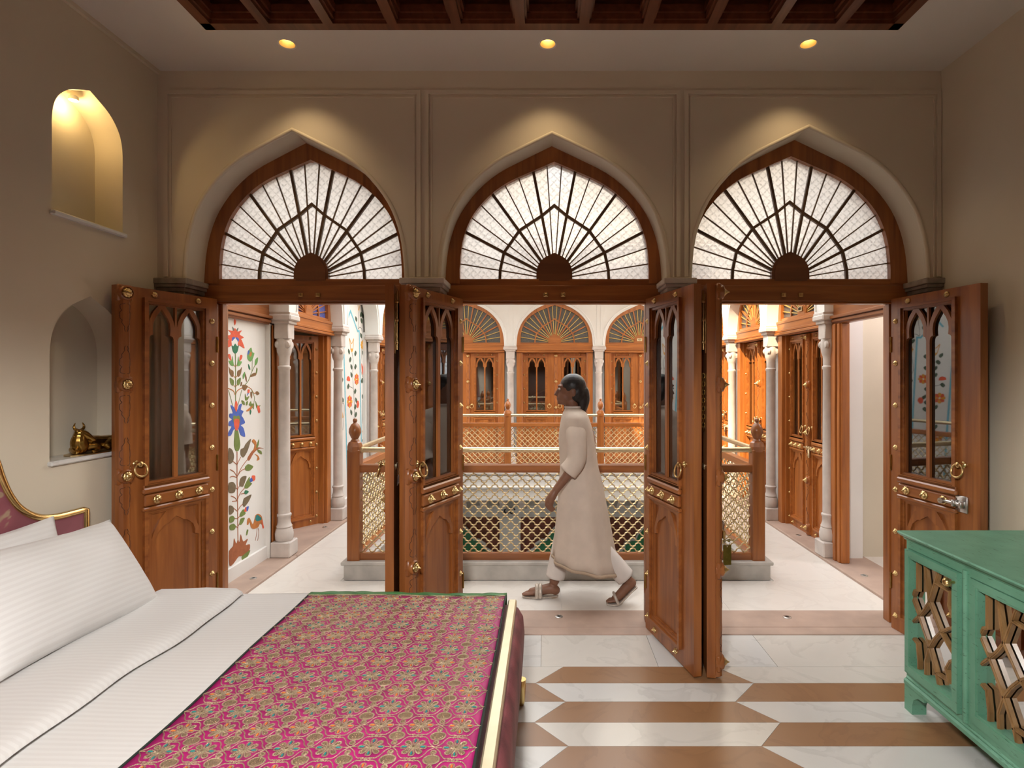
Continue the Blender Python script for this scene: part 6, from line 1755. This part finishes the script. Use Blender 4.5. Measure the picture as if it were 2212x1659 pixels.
# floor bolt sockets
for lab, (x, y) in (('steel floor socket in the threshold before the walking person', (.085, 3.70)), ('steel floor socket in the threshold of the right doorway', (1.60, 3.69)),
                    ('floor socket on the stone edging by the painted tree', (-2.30, 4.36)), ('floor socket in the edging before the ajar door', (-2.33, 5.85)),
                    ('floor socket in the edging at the open white passage', (2.53, 4.42)), ('floor socket in the edging by the nearest closed right door', (2.52, 5.55))):
    z = .006 if y < 3.8 else .022
    s = thing('floor_socket', lab, 'floor socket', Matrix.Translation((x, y, z)), 'bolt sockets')
    mb = MB(); mb.lathe([(.026, 0), (.026, .003), (.022, .005), (.014, .005), (.012, .002)], 24); mb.obj('flange', MT['steel'], s, smooth=40)
    mb = MB(); mb.lathe([(.012, .001), (.012, .0035)], 16); mb.obj('hole_plug', MT['iron'], s)

# padlock and key tag hanging on the edge-on leaf
pk = thing('padlock', 'brass padlock hanging from the bolt of the edge-on leaf', 'padlock', Matrix.Translation((.978, 3.075, .745)))
mb = MB(); mb.cbox(-.009, .009, -.021, .021, -.035, .010, .004); mb.obj('body', MT['brass'], pk)
mb = MB(); mb.tube([(0, -.014, .008), (0, -.014, .04)] + [(0, .014 * -math.cos(PI * q / 8), .045 + .014 * math.sin(PI * q / 8)) for q in range(9)] + [(0, .014, .04), (0, .014, .008)], .0038, 8); mb.obj('shackle', MT['steel'], pk, smooth=60)
kt = thing('key_tag', 'flat brass key tag dangling below the padlock', 'key tag', Matrix.Translation((1.00, 3.07, .675)) @ Matrix.Rotation(math.radians(12), 4, 'Z'))
mb = MB(); mb.prism(rect(-.024, .024, -.112, .0), -.0015, .0015, holes=[[(.004 * math.cos(2 * PI * q / 10), -.010 + .004 * math.sin(2 * PI * q / 10)) for q in range(10)]]); mb.obj('plate', MT['dbrass'], kt)
mb = MB(); mb.tube([(.017 * math.cos(2 * PI * q / 18), .0, .012 + .017 * math.sin(2 * PI * q / 18)) for q in range(18)], .0018, 6, closed=True); mb.obj('split_ring', MT['steel'], kt, smooth=60)
for q, (dx_, an) in enumerate(((.012, .5), (-.014, -.6))):
    mb = MB(); mb.lathe([(.010, -.0012), (.010, .0012)], 12, c=(dx_, .004, .022), axis='y'); mb.cbox(dx_ + .006, dx_ + .034, .003, .005, .020, .025, .0005); mb.obj('key', MT['brass'], kt)

# switch plate on the right wall, seen through the glazed leaf
sp_ = thing('wall_switch', 'white switch plate on the right wall behind the glazed leaf', 'switch', Matrix.Translation((XR, 3.22, 1.22)))
mb = MB(); mb.cbox(-.010, 0, -.045, .045, -.065, .065, .003); mb.obj('plate', MT['white'], sp_)
mb = MB(); mb.cbox(-.013, -.009, -.024, .024, -.028, .028, .002); mb.obj('rocker', MT['steel'], sp_)

# bed glimpsed in the room behind the far middle door
fb = thing('far_bed', 'arched headboard and bed glimpsed through the far middle door', 'bed', Matrix.Translation((.153, FY + 1.7, .02)))
pl = [(.62, .3)] + [(.62 * math.cos(PI * q / 16), .72 + .62 * math.sin(PI * q / 16)) for q in range(17)] + [(-.62, .3)]
mb = MB(); mb.prism(pl, .0, .05); mb.obj('headboard', MT['wine'], fb)
mb = MB(); mb.tube([(x, -.005, z) for x, z in pl], .030, 8); mb.obj('headboard_frame', MT['champagne'], fb, smooth=60)
mb = MB(); mb.cbox(-.66, .66, -.9, 0, .1, .62, .06); mb.obj('mattress', MT['sheet'], fb)
MT['sage'] = plain('sage_green_cushion', (0.24, 0.33, 0.20), 0.6, var=0.1, scale=20)
for q, (x, w, c_) in enumerate(((-.30, .36, 'sage'), (.32, .36, 'sage'), (-.46, .22, 'sheet'))):
    mb = MB()
    for sgn in (-1, 1):
        mb.grid(lambda a, b_, s=sgn: ((a * 2 - 1) * w / 2, s * .07 * math.sqrt(max(0, (1 - (a * 2 - 1) ** 4) * (1 - (b_ * 2 - 1) ** 4))), (b_ * 2 - 1) * w / 2), 10, 10)
    o = mb.obj('cushion', MT[c_], None, smooth=80, M=Matrix.Translation((.153 + x, FY + 1.52 - q * .06, .62 + .02 + w * .55)) @ Matrix.Rotation(-.25, 4, 'X') @ Matrix.Rotation(.78 if q < 2 else 0, 4, 'Y'))
    tag(o, ('green cushion standing on its corner on the far bed, left', 'green cushion standing on its corner on the far bed, right', 'pale cushion beside the green one on the far bed')[q], 'cushion', 'cushions on the far bed')
